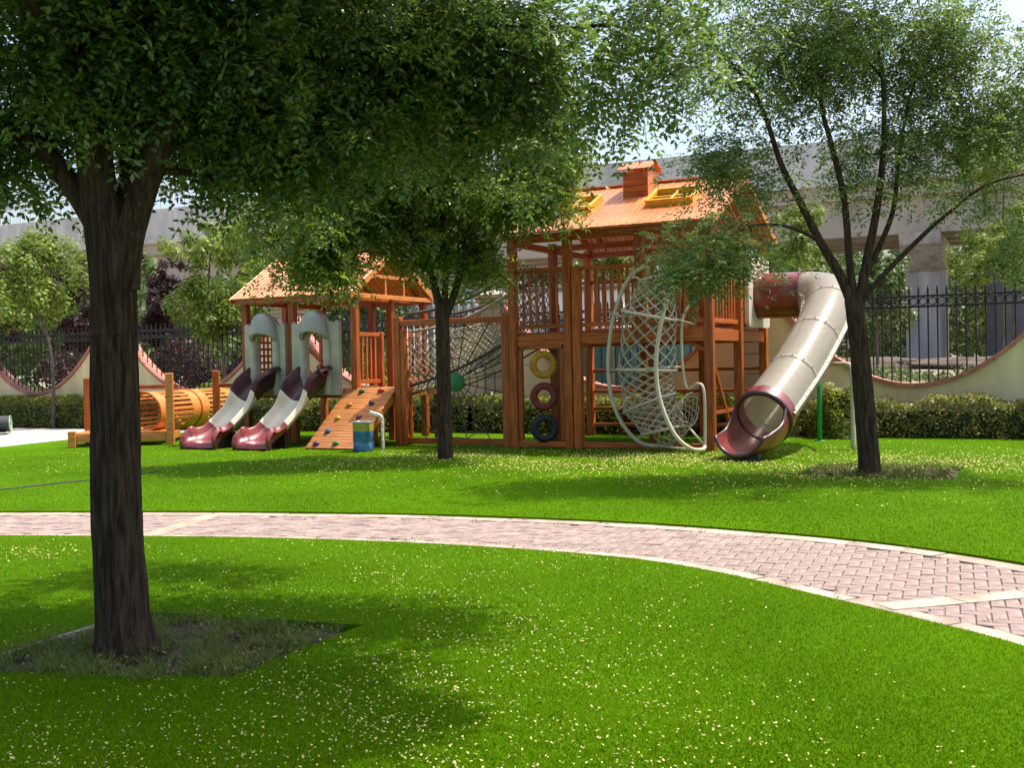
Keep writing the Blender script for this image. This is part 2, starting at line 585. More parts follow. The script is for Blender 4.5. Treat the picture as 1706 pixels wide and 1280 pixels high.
def part(mb, name, m, parent, label=None):
    b = BASE[parent.name]
    o = bpy.data.objects.new(name, mb.mesh(name, m, b))
    col.objects.link(o)
    o.parent = parent
    BASE[o.name] = b
    if label:
        o['label'] = label
    return o


def piece(me, name, parent, loc, rot=None):
    """a piece that shares its mesh with its likes; loc in the frame of the thing's base"""
    o = bpy.data.objects.new(name, me)
    col.objects.link(o)
    o.parent = parent
    o.location = Vector(loc) - BASE[parent.name]
    if rot is not None:
        o.rotation_euler = rot
    BASE[o.name] = BASE[parent.name]
    return o


def solo(mb, name, m, label, cat, base=(0, 0, 0), frame='s', group=None, kind=None):
    o = bpy.data.objects.new(name, mb.mesh(name, m, base))
    col.objects.link(o)
    place(o, base, frame)
    set_props(o, label, cat, group, kind)
    BASE[o.name] = Vector(base)
    return o


def fast_mesh(name, verts, k, m, smooth=False):
    """verts (n*k, 3): n separate k-gons"""
    verts = np.ascontiguousarray(verts, dtype=np.float32)
    nv = len(verts); nf = nv // k
    me = bpy.data.meshes.new(name)
    me.vertices.add(nv); me.loops.add(nv); me.polygons.add(nf)
    me.vertices.foreach_set('co', verts.ravel())
    me.loops.foreach_set('vertex_index', np.arange(nv, dtype=np.int32))
    me.polygons.foreach_set('loop_start', np.arange(0, nv, k, dtype=np.int32))
    me.update(calc_edges=True)
    me.materials.append(m)
    return me


def unit(a):
    return a / np.maximum(np.linalg.norm(a, axis=-1, keepdims=True), 1e-9)


# ------------------------------------------------------------------ large structure: ground, lawns, path, plaza
def smooth01(x):
    x = np.clip(x, 0, 1)
    return x * x * (3 - 2 * x)


def terrain_z(x, y):
    u, v = (x - OX) * CU - (y - OY) * SU, (x - OX) * SU + (y - OY) * CU
    return -0.06 + 0.82 * smooth01((v - 5.2) / 3.5) + 0.25 * smooth01((v - 14) / 40) + 0.05 * np.sin(x * .9) * np.sin(y * .7 + 1) * smooth01((v - 6) / 5)


def build_ground():
    xs = np.concatenate([np.linspace(-420, -60, 14), np.linspace(-50, 50, 90), np.linspace(60, 420, 14)])
    ys = np.concatenate([np.linspace(-200, -10, 8), np.linspace(0, 60, 70), np.linspace(66, 900, 26)])
    X, Y = np.meshgrid(xs, ys)
    Z = terrain_z(X, Y)
    P = [[(X[i, j], Y[i, j], Z[i, j]) for j in range(len(xs))] for i in range(len(ys))]
    solo(MB().grid(P), 'ground', M_ground, None, None, frame='w', kind='structure')


build_ground()

FAR = [(-14, 13.0), (-10, 12.75), (-7.5, 12.45), (-5.67, 12.22), (-4.28, 12.02), (-2.92, 11.78), (-1.28, 11.37), (-0.03, 10.91), (1.34, 10.25), (2.29, 9.56),
       (2.70, 9.21), (3.22, 8.60), (3.64, 7.92), (4.1, 6.9), (4.5, 5.5), (4.75, 4.0), (4.8, 2.0), (4.8, -6)]
NEAR = [(-14, 11.2), (-10, 10.95), (-6.5, 10.6), (-4.83, 10.38), (-3.92, 10.22), (-2.47, 9.95), (-0.81, 9.40), (0.66, 8.62), (1.37, 7.91), (2.0, 6.83),
        (2.33, 6.24), (2.60, 5.67), (2.95, 4.6), (3.1, 3.2), (3.12, 1.5), (3.12, -6)]


def spline(pts, step):
    pts = [Vector((x, y)) for x, y in pts]
    dense = []
    for i in range(len(pts) - 1):
        p0, p1, p2, p3 = pts[max(i - 1, 0)], pts[i], pts[i + 1], pts[min(i + 2, len(pts) - 1)]
        for k in range(20):
            t = k / 20
            dense.append(.5 * ((2 * p1) + (p2 - p0) * t + (2 * p0 - 5 * p1 + 4 * p2 - p3) * t * t + (3 * p1 - p0 - 3 * p2 + p3) * t ** 3))
    dense.append(pts[-1])
    out, acc = [dense[0]], 0
    for a, b in zip(dense, dense[1:]):
        acc += (b - a).length
        if acc >= step:
            out.append(b); acc = 0
    return out


FARS, NEARS = spline(FAR, .25), spline(NEAR, .25)
PIT_BIG = [(-2.40, 6.95), (-0.90, 6.44), (-1.40, 5.40), (-2.95, 5.62)]
PIT_R = [(4.30, 15.66), (6.01, 14.80), (5.28, 13.35), (3.60, 14.20)]


def lawn(name, outline, holes, label_kind='structure'):
    mb = MB()
    mb.plate(outline, holes, -.055, lambda a, b, t: (a, b, t))
    return solo(mb, name, M_turf, None, None, frame='w', kind=label_kind)


PLAZA = [(-10.72, 23.17), (-10.1, 25.4), (-9.6, 26.6)]
near_out = [(p.x, p.y) for p in NEARS] + [(-14, -6)]
lawn('lawn', near_out, [PIT_BIG])
hr, hl = W(13.5, 3.62), W(-10.2, 3.62)
far_out = [(p.x, p.y) for p in FARS][::-1] + [(-14, 14.0), (-13.5, 16.5), (-12.2, 19.5), (-10.72, 23.17), (-10.1, 25.4), (hl.x, hl.y), (hr.x, hr.y), (hr.x, -6)]
lawn('lawn', far_out, [PIT_R])
pl = MB()
a, b_ = W(-24, 3.75), W(-9.6, 3.75)
pl.plate([(-40, 12), (-14.0, 13.2), (-13.4, 16.5), (-12.1, 19.5), (-10.6, 23.1), (-9.9, 25.6), (b_.x, b_.y), (a.x, a.y), (-40, 36)], [], -.04, lambda a, b, t: (a, b, t - .012))
solo(pl, 'plaza_pavement', M_plaza, None, None, frame='w', kind='structure')

# seam in the far lawn
sm_ = MB()
seam = [(-9.5, 12.9), (-8.0, 13.5), (-6.7, 14.46), (-5.91, 15.57), (-5.3, 16.6)]
for (x0, y0), (x1, y1) in zip(seam, seam[1:]):
    sm_.beam((x0, y0, .009), (x1, y1, .009), .035, .014, ch=.002)
solo(sm_, 'lawn_seam', M_knot, None, None, frame='w', kind='structure')

# path: sand bed, pavers, kerb slabs
bed = MB()
bed.plate([(p.x, p.y) for p in FARS] + [(p.x, p.y) for p in NEARS][::-1], [], -.02, lambda a, b, t: (a, b, t - .036))
path = solo(bed, 'path', M_joint, None, None, frame='w', kind='structure')


def inside(px, py, poly):
    c = False
    j = len(poly) - 1
    for i in range(len(poly)):
        xi, yi = poly[i]; xj, yj = poly[j]
        if (yi > py) != (yj > py) and px < (xj - xi) * (py - yi) / (yj - yi) + xi:
            c = not c
        j = i
    return c


path_poly = [(p.x, p.y) for p in FARS] + [(p.x, p.y) for p in NEARS][::-1]


def offset(poly, d):
    out = []
    for i, p in enumerate(poly):
        t = poly[min(i + 1, len(poly) - 1)] - poly[max(i - 1, 0)]
        n = Vector((-t.y, t.x)).normalized()
        out.append(p + n * d)
    return out


inner_far = offset(FARS, -.20)
inner_near = offset(NEARS, .20)
inner_poly = [(p.x, p.y) for p in inner_far] + [(p.x, p.y) for p in inner_near][::-1]

# kerb slabs along both edges
def kerb(edge, inner, step):
    for i in range(0, len(edge) - step, step):
        if edge[i].y > 13.2 or edge[i].y < 1.5 or edge[i].x < -7.5:
            continue
        lp = [edge[i + k] for k in range(step + 1)] + [inner[i + k] for k in range(step, -1, -1)]
        c = sum(lp, Vector((0, 0))) / len(lp)
        lp = [c + (p - c) * .978 for p in lp]
        dz = random.uniform(-.002, .003)
        mb = MB().plate([(p.x, p.y) for p in lp], [], -.03, lambda a, b, t: (a, b, t - .019 + dz))
        part(mb, 'kerb_slab', M_kerb, path)


kerb(FARS, inner_far, 3)
kerb(NEARS, inner_near, 3)
CROSS = [((-3.42, 10.16), (-3.15, 11.75)), ((2.22, 6.70), (4.25, 7.28))]


def cross_strip(p, q, w):
    p, q = Vector(p), Vector(q)
    n = max(2, int((q - p).length / .5))
    d = (q - p) / n
    s = Vector((-d.y, d.x)).normalized() * w / 2
    for i in range(n):
        a, b = p + d * (i + .01), p + d * (i + .99)
        mb = MB().plate([tuple(a + s), tuple(b + s), tuple(b - s), tuple(a - s)], [], -.03, lambda x, y, t: (x, y, t - .0165))
        part(mb, 'kerb_slab', M_kerb, path)


for p, q in CROSS:
    cross_strip(p, q, .19)


def build_pavers():
    L_, w_ = .17, .085
    me = MB().box((0, 0, 0), (L_ - .008, w_ - .008, .03), ch=.005).mesh('paver', M_brick)
    ang = R(-22)
    ca, sa = math.cos(ang), math.sin(ang)
    spots = []
    for i in range(-150, 151):
        for j in range(-150, 151):
            # 90 degree herringbone
            k = (i - j) % 4
            if k == 0:
                c, rot = ((i + 1) * w_, (j + .5) * w_), 0
            elif k == 2:
                c, rot = ((i + .5) * w_, (j) * w_), 1
            else:
                continue
            x, y = c[0] * ca - c[1] * sa + .0, c[0] * sa + c[1] * ca + 8.0
            if x < -7 or y < 3.5 or not inside(x, y, inner_poly):
                continue
            skip = False
            for p, q in CROSS:
                p, q = Vector(p), Vector(q); d = (q - p).normalized()
                if abs((Vector((x, y)) - p).cross(d) if False else ((x - p.x) * d.y - (y - p.y) * d.x)) < .02:
                    skip = True
            if skip:
                continue
            spots.append((x, y, ang + (R(90) if rot else 0)))
    spots.sort(key=lambda t: t[0] ** 2 + t[1] ** 2)
    vis = []
    rest = []
    for t in spots:
        fx = t[0] / t[1]
        (vis if (abs(fx) < .47 and t[1] > 5.2 and len(vis) < 300) else rest).append(t)
    for x, y, a in vis:
        piece(me, 'brick', path, (x, y, -.037 + random.uniform(-.003, .003)),
              (random.uniform(-.012, .012), random.uniform(-.012, .012), a + random.uniform(-.02, .02)))
    mb = MB()
    for x, y, a in rest:
        mb.box((x, y, -.037 + random.uniform(-.003, .003)), (L_ - .008, w_ - .008, .03), Matrix.Rotation(a + random.uniform(-.02, .02), 3, 'Z'), .004)
    o = part(mb, 'brick_paving', M_brick_far, path)
    o['kind'] = 'stuff'


build_pavers()

# tree pits
for nm, pit in (('tree_pit', PIT_BIG), ('tree_pit', PIT_R)):
    c = [sum(p[0] for p in pit) / 4, sum(p[1] for p in pit) / 4]
    P = []
    n = 14
    for i in range(n + 1):
        row = []
        for j in range(n + 1):
            s, t = i / n, j / n
            x = (pit[0][0] * (1 - s) + pit[1][0] * s) * (1 - t) + (pit[3][0] * (1 - s) + pit[2][0] * s) * t
            y = (pit[0][1] * (1 - s) + pit[1][1] * s) * (1 - t) + (pit[3][1] * (1 - s) + pit[2][1] * s) * t
            e = min(s, t, 1 - s, 1 - t)
            row.append((x, y, -.052 + .045 * min(1, e * 2.4) + .02 * math.sin(9 * x + 5 * y) * min(1, e * 5)))
        P.append(row)
    solo(MB().grid(P), nm, M_soil, None, None, frame='w', kind='structure')
ed = MB()
ed.beam((-2.40, 6.93, -.03), (-2.93, 5.70, -.03), .07, .05)
solo(ed, 'pit_edging', M_edging, None, None, frame='w', kind='structure')

# ------------------------------------------------------------------ boundary wall and iron fence
FV, SPAN, PIER0 = 4.6, 6.03, 3.19
piers_u = [PIER0 + SPAN * k for k in (-4, -3, -2, -1, 0, 1)]
wall = thing('boundary_wall', 'cream rendered boundary wall with wave-shaped red coping behind the playground', 'wall', (PIER0, FV, 0))


def wave(u, k):
    s = (u - (piers_u[k] + SPAN / 2)) / (SPAN / 2)
    return .90 + 2.25 * s * s


for k in range(5):
    u0, u1 = piers_u[k] + .2, piers_u[k + 1] - .2
    us = np.linspace(u0, u1, 41)
    out = [(u, wave(u, k)) for u in us] + [(u1, -.1), (u0, -.1)]
    mb = MB().plate(out, [], .24, lambda a, b, t: (a, FV - .12 + t, b))
    part(mb, 'wall_panel', M_wall, wall)
    n = 16
    es = np.linspace(u0, u1, n + 1)
    for i in range(n):
        ss = np.linspace(es[i] + .006, es[i + 1] - .006, 4)
        loop = [(u, wave(u, k)) for u in ss]
        top = []
        for u in ss:
            d = (wave(u + .01, k) - wave(u - .01, k)) / .02
            nn = Vector((-d, 1)).normalized() * .075
            top.append((u + nn.x, wave(u, k) + nn.y))
        mb = MB().plate(loop + top[::-1], [], .36, lambda a, b, t: (a, FV - .18 + t, b + .002))
        part(mb, 'coping_slab', M_coping, wall)
blk = MB().box((0, 0, 0), (.46, .44, .395), ch=.015).mesh('pier_block', M_pier)
capm = MB()
capm.box((0, 0, .05), (.56, .54, .10), ch=.01).box((0, 0, .15), (.68, .66, .10), ch=.015).box((0, 0, .24), (.80, .78, .08), ch=.01)
capm.add([(-.40, -.39, .28), (.40, -.39, .28), (.40, .39, .28), (-.40, .39, .28), (0, 0, .40)], [(0, 1, 4), (1, 2, 4), (2, 3, 4), (3, 0, 4)])
capm = capm.mesh('pier_cap', M_pier)
for u in piers_u:
    for i in range(7):
        piece(blk, 'pier_block', wall, (u, FV, .2 + i * .40))
    piece(capm, 'pier_cap', wall, (u, FV, 2.80))

bar = MB()
bar.tube([(0, 0, .45), (0, 0, 2.66)], .016, 6, cap=False)
bar.lathe([(.016, 2.66), (.030, 2.69), (.016, 2.71), (.026, 2.735), (.0, 2.84)], n=6)
barm = bar.mesh('bar', M_iron)
ring = MB().tube([(.068 * math.cos(a), 0, .068 * math.sin(a)) for a in np.linspace(0, 2 * math.pi, 13)[:-1]], .013, 5, closed=True).mesh('ring', M_iron)
fl = ['black iron fence panel beyond the plaza at the left edge', 'black iron fence panel behind the big trunk and wooden tunnel',
      'black iron fence panel behind the small playhouse and web frame', 'black iron fence panel behind the tall play tower',
      'black iron fence panel above the wall dip right of the tube slide']
for k in range(5):
    u0, u1 = piers_u[k] + .25, piers_u[k + 1] - .25
    t = thing('iron_fence', fl[k], 'fence', ((u0 + u1) / 2, FV, 0), group='iron fence panels on the boundary wall')
    n = int(round((u1 - u0) / .17))
    for z in (2.63, 2.43):
        part(MB().box(((u0 + u1) / 2, FV, z), (u1 - u0, .045, .040), ch=.004), 'rail', M_iron, t)
    for i in range(n + 1):
        u = u0 + (u1 - u0) * i / n
        piece(barm, 'bar', t, (u, FV, 0))
        if i < n:
            piece(ring, 'ring', t, (u + .5 * (u1 - u0) / n, FV, 2.53))

# lantern on the pier behind the tube slide
lt = thing('pier_lantern', 'dark lantern on top of the wall pier behind the tube slide', 'lantern', (PIER0, FV, 3.2))
part(MB().lathe([(0, 3.19), (.10, 3.19), (.10, 3.23), (.04, 3.25), (.04, 3.30), (.15, 3.32), (.15, 3.35)], (PIER0, FV, 0), 12), 'base', M_darkmetal, lt)
part(MB().lathe([(.13, 3.35), (.16, 3.55)], (PIER0, FV, 0), 8, smooth=False), 'glass', M_glass, lt)
part(MB().lathe([(.22, 3.55), (.20, 3.60), (.08, 3.68), (.03, 3.72), (.0, 3.78)], (PIER0, FV, 0), 12), 'cover', M_darkmetal, lt)

# ------------------------------------------------------------------ viaduct and things beyond the wall
VA, VB = Vector((-62, 104)), Vector((60, 47))
vdir = (VB - VA).normalized()
vnor = Vector((vdir.y, -vdir.x))
if vnor.y > 0:
    vnor = -vnor


def VP(s, n, z):
    p = VA + vdir * s + vnor * n
    return (p.x, p.y, z)


vlen = (VB - VA).length
via = thing('viaduct', 'grey concrete elevated viaduct crossing behind the trees', 'viaduct', (VA.x, VA.y, 0), 'w')
ZT = 13.4


def slab(n0, n1, z0, z1, m, nm, z0b=None):
    z0b = z0 if z0b is None else z0b
    vs_ = [VP(0, n0, z0), VP(0, n1, z0b), VP(0, n1, z1), VP(0, n0, z1), VP(vlen, n0, z0), VP(vlen, n1, z0b), VP(vlen, n1, z1), VP(vlen, n0, z1)]
    part(MB().add(vs_, [(0, 1, 2, 3), (7, 6, 5, 4), (0, 4, 5, 1), (1, 5, 6, 2), (2, 6, 7, 3), (3, 7, 4, 0)]), nm, m, via)


npan = 46
for i in range(npan):
    s0, s1 = vlen * i / npan + .03, vlen * (i + 1) / npan - .03
    vs_ = [VP(s0, 5.05, ZT - 2.1), VP(s1, 5.05, ZT - 2.1), VP(s1, 5.05, ZT), VP(s0, 5.05, ZT), VP(s0, 4.8, ZT - 2.1), VP(s1, 4.8, ZT - 2.1), VP(s1, 4.8, ZT), VP(s0, 4.8, ZT)]
    part(MB().add(vs_, [(0, 1, 2, 3), (5, 4, 7, 6), (3, 2, 6, 7), (0, 3, 7, 4), (1, 5, 6, 2)]), 'parapet_panel', M_conc, via)
slab(5.2, -5.2, ZT - 2.5, ZT - 2.104, M_conc, 'deck_edge')
slab(4.9, -4.9, ZT - 3.3, ZT - 2.502, M_girder, 'deck_slab')
for n0 in (4.2, 1.4, -1.4, -4.2):
    slab(n0 + .35, n0 - .35, ZT - 5.3, ZT - 3.302, M_girder, 'girder')
slab(-4.6, -4.9, ZT - 2.1, ZT, M_conc, 'far_parapet')
rl = MB()
for i in range(60):
    s = 2 + i * 1.1
    rl.beam(VP(s, 4.9, ZT), VP(s, 4.9, ZT + 1.3), .08, .08)
rl.beam(VP(1, 4.9, ZT + 1.3), VP(68, 4.9, ZT + 1.3), .1, .3)
part(rl, 'railing', M_conc, via)


def viaduct_pier(s):
    mb = MB()
    p = VP(s, 0, 0)
    ang = math.atan2(vdir.y, vdir.x)
    rot = Matrix.Rotation(ang, 3, 'Z')

    def ringp(hx, hy, z, ch=.25):
        pts = [(-hx, -hy + ch), (-hx + ch, -hy), (hx - ch, -hy), (hx, -hy + ch), (hx, hy - ch), (hx - ch, hy), (-hx + ch, hy), (-hx, hy - ch)]
        return [Vector((p[0], p[1], 0)) + rot @ Vector((a, b, z)) for a, b in pts]
    rows = [ringp(1.05, 1.5, -.5), ringp(1.05, 1.5, ZT - 7.2), ringp(1.05, 4.6, ZT - 5.9), ringp(1.05, 4.9, ZT - 5.303)]
    mb.grid(rows, smooth=False, closed_u=True)
    mb.add(rows[-1], [tuple(range(8))])
    return part(mb, 'pier', M_concpier, via)


# place one pier where the photo shows it, others a span apart
d0 = CAM_M @ Vector(((1545 - 853) / F, -(500 - 640) / F, -1))
k_ = d0.x / d0.y
# intersection of the sight line x = k*y with the viaduct axis
den = vdir.x - k_ * vdir.y
s_p = (k_ * VA.y - VA.x) / den
for kk in (-2, -1, 0, 1):
    viaduct_pier(s_p + kk * 30)


def tz(x, y):
    return float(terrain_z(np.array(x), np.array(y)))


def ground_at(px, Y):
    p = at(px, 600, Y)
    return Vector((p.x, p.y, tz(p.x, p.y)))


# site cabin and clutter seen through the tower and over the wall
cb = ground_at(905, 36)
cab = thing('site_cabin', 'white site cabin with dark window beyond the wall behind the net bridge', 'cabin', tuple(cb), 'w')
part(MB().box(cb + Vector((0.2, 0, 1.5)), (5.0, 2.6, 2.9), Matrix.Rotation(-.25, 3, 'Z'), .02), 'wall', M_white, cab)
part(MB().box(cb + Vector((0.2, 0, 3.02)), (5.3, 2.9, .14), Matrix.Rotation(-.25, 3, 'Z'), .02), 'roof', M_greyroof, cab)
rot = Matrix.Rotation(-.25, 3, 'Z')
part(MB().box(cb + Vector((0.2, 0, 1.7)) + rot @ Vector((-1.3, -1.30, 0)), (.9, .08, .9), rot, .01), 'window', M_glass, cab)
part(MB().box(cb + Vector((0.2, 0, 1.2)) + rot @ Vector((.6, -1.30, 0)), (.8, .07, 2.0), rot, .01), 'door', M_greyroof, cab)
ct = ground_at(770, 33)
box = thing('storage_container', 'grey corrugated storage container left of the white site cabin', 'container', tuple(ct), 'w')
part(MB().box(ct + Vector((0, 0, 1.3)), (3.4, 2.2, 2.5), Matrix.Rotation(-.1, 3, 'Z'), .02), 'body', mat('container_grey', (.30, .31, .32), .6, .1, 2), box)
for i in range(14):
    part(MB().box(ct + Matrix.Rotation(-.1, 3, 'Z') @ Vector((-1.6 + i * .245, -1.115, 1.3)), (.1, .04, 2.3), Matrix.Rotation(-.1, 3, 'Z'), .01), 'rib', M_conc, box)
for i, px in enumerate((900, 945, 990, 1035, 1080, 1125)):
    q = ground_at(px, 32 - i * .5)
    solo(MB().box(q + Vector((0, 0, .70)), (1.04, .06, 1.5), Matrix.Rotation(-.45, 3, 'Z'), .01), 'hoarding_panel', M_teal,
         'teal construction hoarding panel seen under the tower deck, %s from the left' % ('first', 'second', 'third', 'fourth', 'fifth', 'last')[i], 'hoarding', tuple(q), 'w',
         group='teal hoarding panels beyond the wall')


def white_heap(px, Y, sx, sz, name, label, m):
    q = ground_at(px, Y)
    P = []
    for i in range(9):
        row = []
        for j in range(16):
            a = 2 * math.pi * j / 16
            r = math.cos(i / 8 * math.pi / 2) ** .6 * (1 + .12 * math.sin(3 * a + i))
            row.append(q + Vector((sx * r * math.cos(a), sx * .7 * r * math.sin(a), sz * math.sin(i / 8 * math.pi / 2) * (1 + .08 * math.sin(5 * a)) - .05)))
        P.append(row)
    solo(MB().grid(P, True, True), name, m, label, 'heap', tuple(q), 'w')


white_heap(985, 27, .75, .55, 'covered_heap', 'white sheeted heap beyond the wall dip under the tower', M_white)
white_heap(1660, 50, 4.5, .55, 'dirt_mound', 'brown dirt mound right of the viaduct pier', M_dirt)
white_heap(1430, 54, 4.0, .55, 'dirt_mound', 'brown dirt mound behind the fork of the right tree', M_dirt)
white_heap(1090, 40, 3.0, 1.2, 'dirt_mound', 'brown dirt mound behind the teal hoarding', M_dirt)
wq = ground_at(1790, 52)
solo(MB().box(wq + Vector((2.0, 2, 2.5)), (9, 6, 5.6), Matrix.Rotation(-.3, 3, 'Z'), .03), 'concrete_building', mat('shed_wall', (.10, .10, .105), .8, .15, 1),
     'dark grey concrete building behind the fence at the right edge', 'building', tuple(wq), 'w')

# ------------------------------------------------------------------ tall play tower
TU, TV = 3.62, 3.4                      # tower plan
DZ = 2.06                               # deck height
tower = thing('play_tower', 'tall wooden play tower with orange roof, chimney and baluster rails', 'play tower', (TU / 2, TV / 2, 0))


def post(parent, u, v, z0, z1, w=.15, name='post'):
    return part(MB().box((u, v, (z0 + z1) / 2), (w, w, z1 - z0), ch=.012), name, M_post, parent)


for u, v, z0, z1 in [(0, 0, 0, 3.76), (1.08, 0, 0, 3.76), (1.25, 0, 0, DZ + 1.1), (2.42, 0, DZ - .2, 3.80), (TU, 0, 0, 3.8), (0, 1.7, 0, 3.8), (TU, 1.7, 0, 3.8),
                     (TU, TV, 0, 3.8), (0, TV, 0, 3.8), (1.2, TV, 0, 3.8), (2.42, TV, 0, 3.8), (2.0, 1.7, 0, DZ - .12)]:
    post(tower, u, v, z0, z1)
# deck boards and fascia
bm_ = MB().box((0, 0, 0), (TU - .1, .135, .035), ch=.004).mesh('deck_board', M_deck)
nb = int((TV - .1) / .14)
for i in range(nb):
    piece(bm_, 'deck_board', tower, (TU / 2, .12 + i * .14, DZ - .02))
for (u0, v0, u1, v1) in [(.075, -.0, 1.005, 0), (1.155, 0, 1.175, 0), (1.325, 0, TU - .075, 0), (.075, TV, TU - .075, TV), (0, .075, 0, TV - .075), (TU, .075, TU, 1.62), (TU, 1.78, TU, TV - .075)]:
    if abs(u1 - u0) + abs(v1 - v0) < .1:
        continue
    part(MB().beam((u0, v0, DZ - .14), (u1, v1, DZ - .14), .07, .20, ch=.008), 'deck_beam', M_rail, tower)
for i in range(5):
    part(MB().beam((.1, .5 + i * .62, DZ - .09), (TU - .1, .5 + i * .62, DZ - .09), .06, .1), 'joist', M_rail, tower)


def railing(parent, p, q, z0, z1, n, w=.045, m=M_post, name='baluster'):
    p, q = Vector((p[0], p[1])), Vector((q[0], q[1]))
    for z in (z0, z1):
        part(MB().beam((p.x, p.y, z), (q.x, q.y, z), .06, .075), 'rail', M_rail, parent)
    me = MB().box((0, 0, 0), (w, .03, z1 - z0 - .078), ch=.004).mesh(name, m)
    d = q - p
    ang = math.atan2(d.y, d.x)
    for i in range(n):
        c = p + d * (i + 1) / (n + 1)
        piece(me, name, parent, (c.x, c.y, (z0 + z1) / 2), (0, 0, ang))


railing(tower, (.075, 0), (1.0, 0), DZ + .1, DZ + 1.08, 6)
railing(tower, (1.325, 0), (2.345, 0), DZ + .1, DZ + 1.08, 6, w=.07)
railing(tower, (2.5, 0), (TU - .075, 0), DZ + .1, DZ + 1.08, 6, w=.07)
railing(tower, (TU, .075), (TU, 1.62), DZ + .1, DZ + 1.05, 8, w=.06)
railing(tower, (.075, TV), (1.12, TV), DZ + .1, DZ + 1.08, 6)
railing(tower, (1.28, TV), (2.34, TV), DZ + .1, DZ + 1.08, 6)
railing(tower, (2.5, TV), (TU - .08, TV), DZ + .1, DZ + 1.08, 6)
# panel the tube slide leaves through
circ = [(2.6 + .44 * math.cos(a), 2.66 + .44 * math.sin(a)) for a in np.linspace(0, 2 * math.pi, 33)[:-1]]
out = []
for (cx, cz, a0) in ((3.22, 2.18, -90), (3.22, 3.32, 0), (1.98, 3.32, 90), (1.98, 2.18, 180)):
    out += [(cx + .1 * math.cos(R(a0 + k * 18)), cz + .1 * math.sin(R(a0 + k * 18))) for k in range(6)]
part(MB().plate(out, [circ], .07, lambda a, b, t: (TU + .08 + t, a, b)), 'slide_panel', M_ivory, tower, 'pale plastic panel with a round opening for the tube slide')
# frames under the deck
for (u0, u1) in ((.075, 1.005), (1.325, TU - .075)):
    part(MB().beam((u0, 0, .07), (u1, 0, .07), .09, .09), 'sill_beam', M_rail, tower)
part(MB().beam((.12, 0, 1.80), (.96, 0, 1.80), .08, .09), 'lintel', M_rail, tower)
for u in (.125, .955):
    part(MB().box((u, 0, .94), (.085, .085, 1.6), ch=.008), 'frame_stile', M_post, tower)
for z in (.22, .55, .90, 1.32):
    part(MB().beam((.08, TV, z), (TU - .08, TV, z), .05, .07), 'ladder_rail', M_rail, tower)
part(MB().beam((TU, .075, .62), (TU, 1.62, .62), .05, .06), 'cross_rail', M_rail, tower)
part(MB().beam((TU, .09, 1.55), (TU, 1.3, .1), .05, .07), 'brace', M_rail, tower)
part(MB().beam((TU, .09, 1.62), (TU - .6, .04, 1.92), .05, .07), 'brace', M_rail, tower)


def gable_roof(parent, u0, u1, v0, v1, ze, zr, pitch, th=.028, m=None):
    """plank roof, ridge along u; planks run up the slope, one piece each"""
    roof = bpy.data.objects.new('roof', None)
    col.objects.link(roof); roof.parent = parent; BASE[roof.name] = BASE[parent.name]
    vm = (v0 + v1) / 2
    ln = math.hypot(vm - v0, zr - ze)
    ang = math.atan2(zr - ze, vm - v0)
    me = MB().box((0, 0, 0), (ln, pitch - .006, th), ch=.005).mesh('plank', m or M_roof)
    n = int(round((u1 - u0) / pitch))
    for side in (0, 1):
        for i in range(n):
            u = u0 + (i + .5) * (u1 - u0) / n
            c = (u, (v0 + vm) / 2 if side == 0 else (v1 + vm) / 2, (ze + zr) / 2 + random.uniform(-.003, .003))
            rt = Matrix.Rotation(R(90) if side == 0 else R(-90), 4, 'Z') @ Matrix.Rotation(-ang, 4, 'Y')
            piece(me, 'plank', roof, c, (rt).to_euler())
    part(MB().beam((u0 - .01, vm, zr + .03), (u1 + .01, vm, zr + .03), .16, .03), 'ridge_cap', m or M_roof, roof)
    for u in (u0 - .012, u1 + .012):
        for a, b in ((v0, vm), (v1, vm)):
            part(MB().beam((u, a, ze - .055), (u, b, zr - .055), .03, .13), 'barge_board', M_orange, roof)
    for a, s in ((v0 + .09, 1), (v1 - .09, -1)):
        part(MB().beam((u0 + .06, a, ze - .06), (u1 - .06, a, ze - .06), .05, .09), 'eave_beam', M_rail, roof)
    for k in range(3):
        u = u0 + .35 + (u1 - u0 - .7) * k / 2
        for a in (v0 + .16, v1 - .16):
            f = .16 / (vm - v0)
            part(MB().beam((u, a, ze + (zr - ze) * f - .055), (u, vm, zr - .06), .045, .07), 'rafter', M_rail, roof)
    return roof


RE, RR = 3.78, 4.76
roof = gable_roof(tower, -.02, 3.80, -.36, 3.76, RE, RR, .105)
for v in (0, 1.7, TV):
    part(MB().beam((0, v, 3.70), (TU, v, 3.70), .08, .12), 'top_beam', M_rail, tower)
for u in (.02, TU):
    part(MB().beam((u, 0, 3.66), (u, TV, 3.66), .07, .12), 'top_beam', M_rail, tower)


def roof_pt(u, v, up=0.0):
    s = (RR - RE) / (1.7 + .36)
    n = Vector((0, -s, 1)).normalized()
    return Vector((u, v, RE + (v + .36) * s)) + n * up


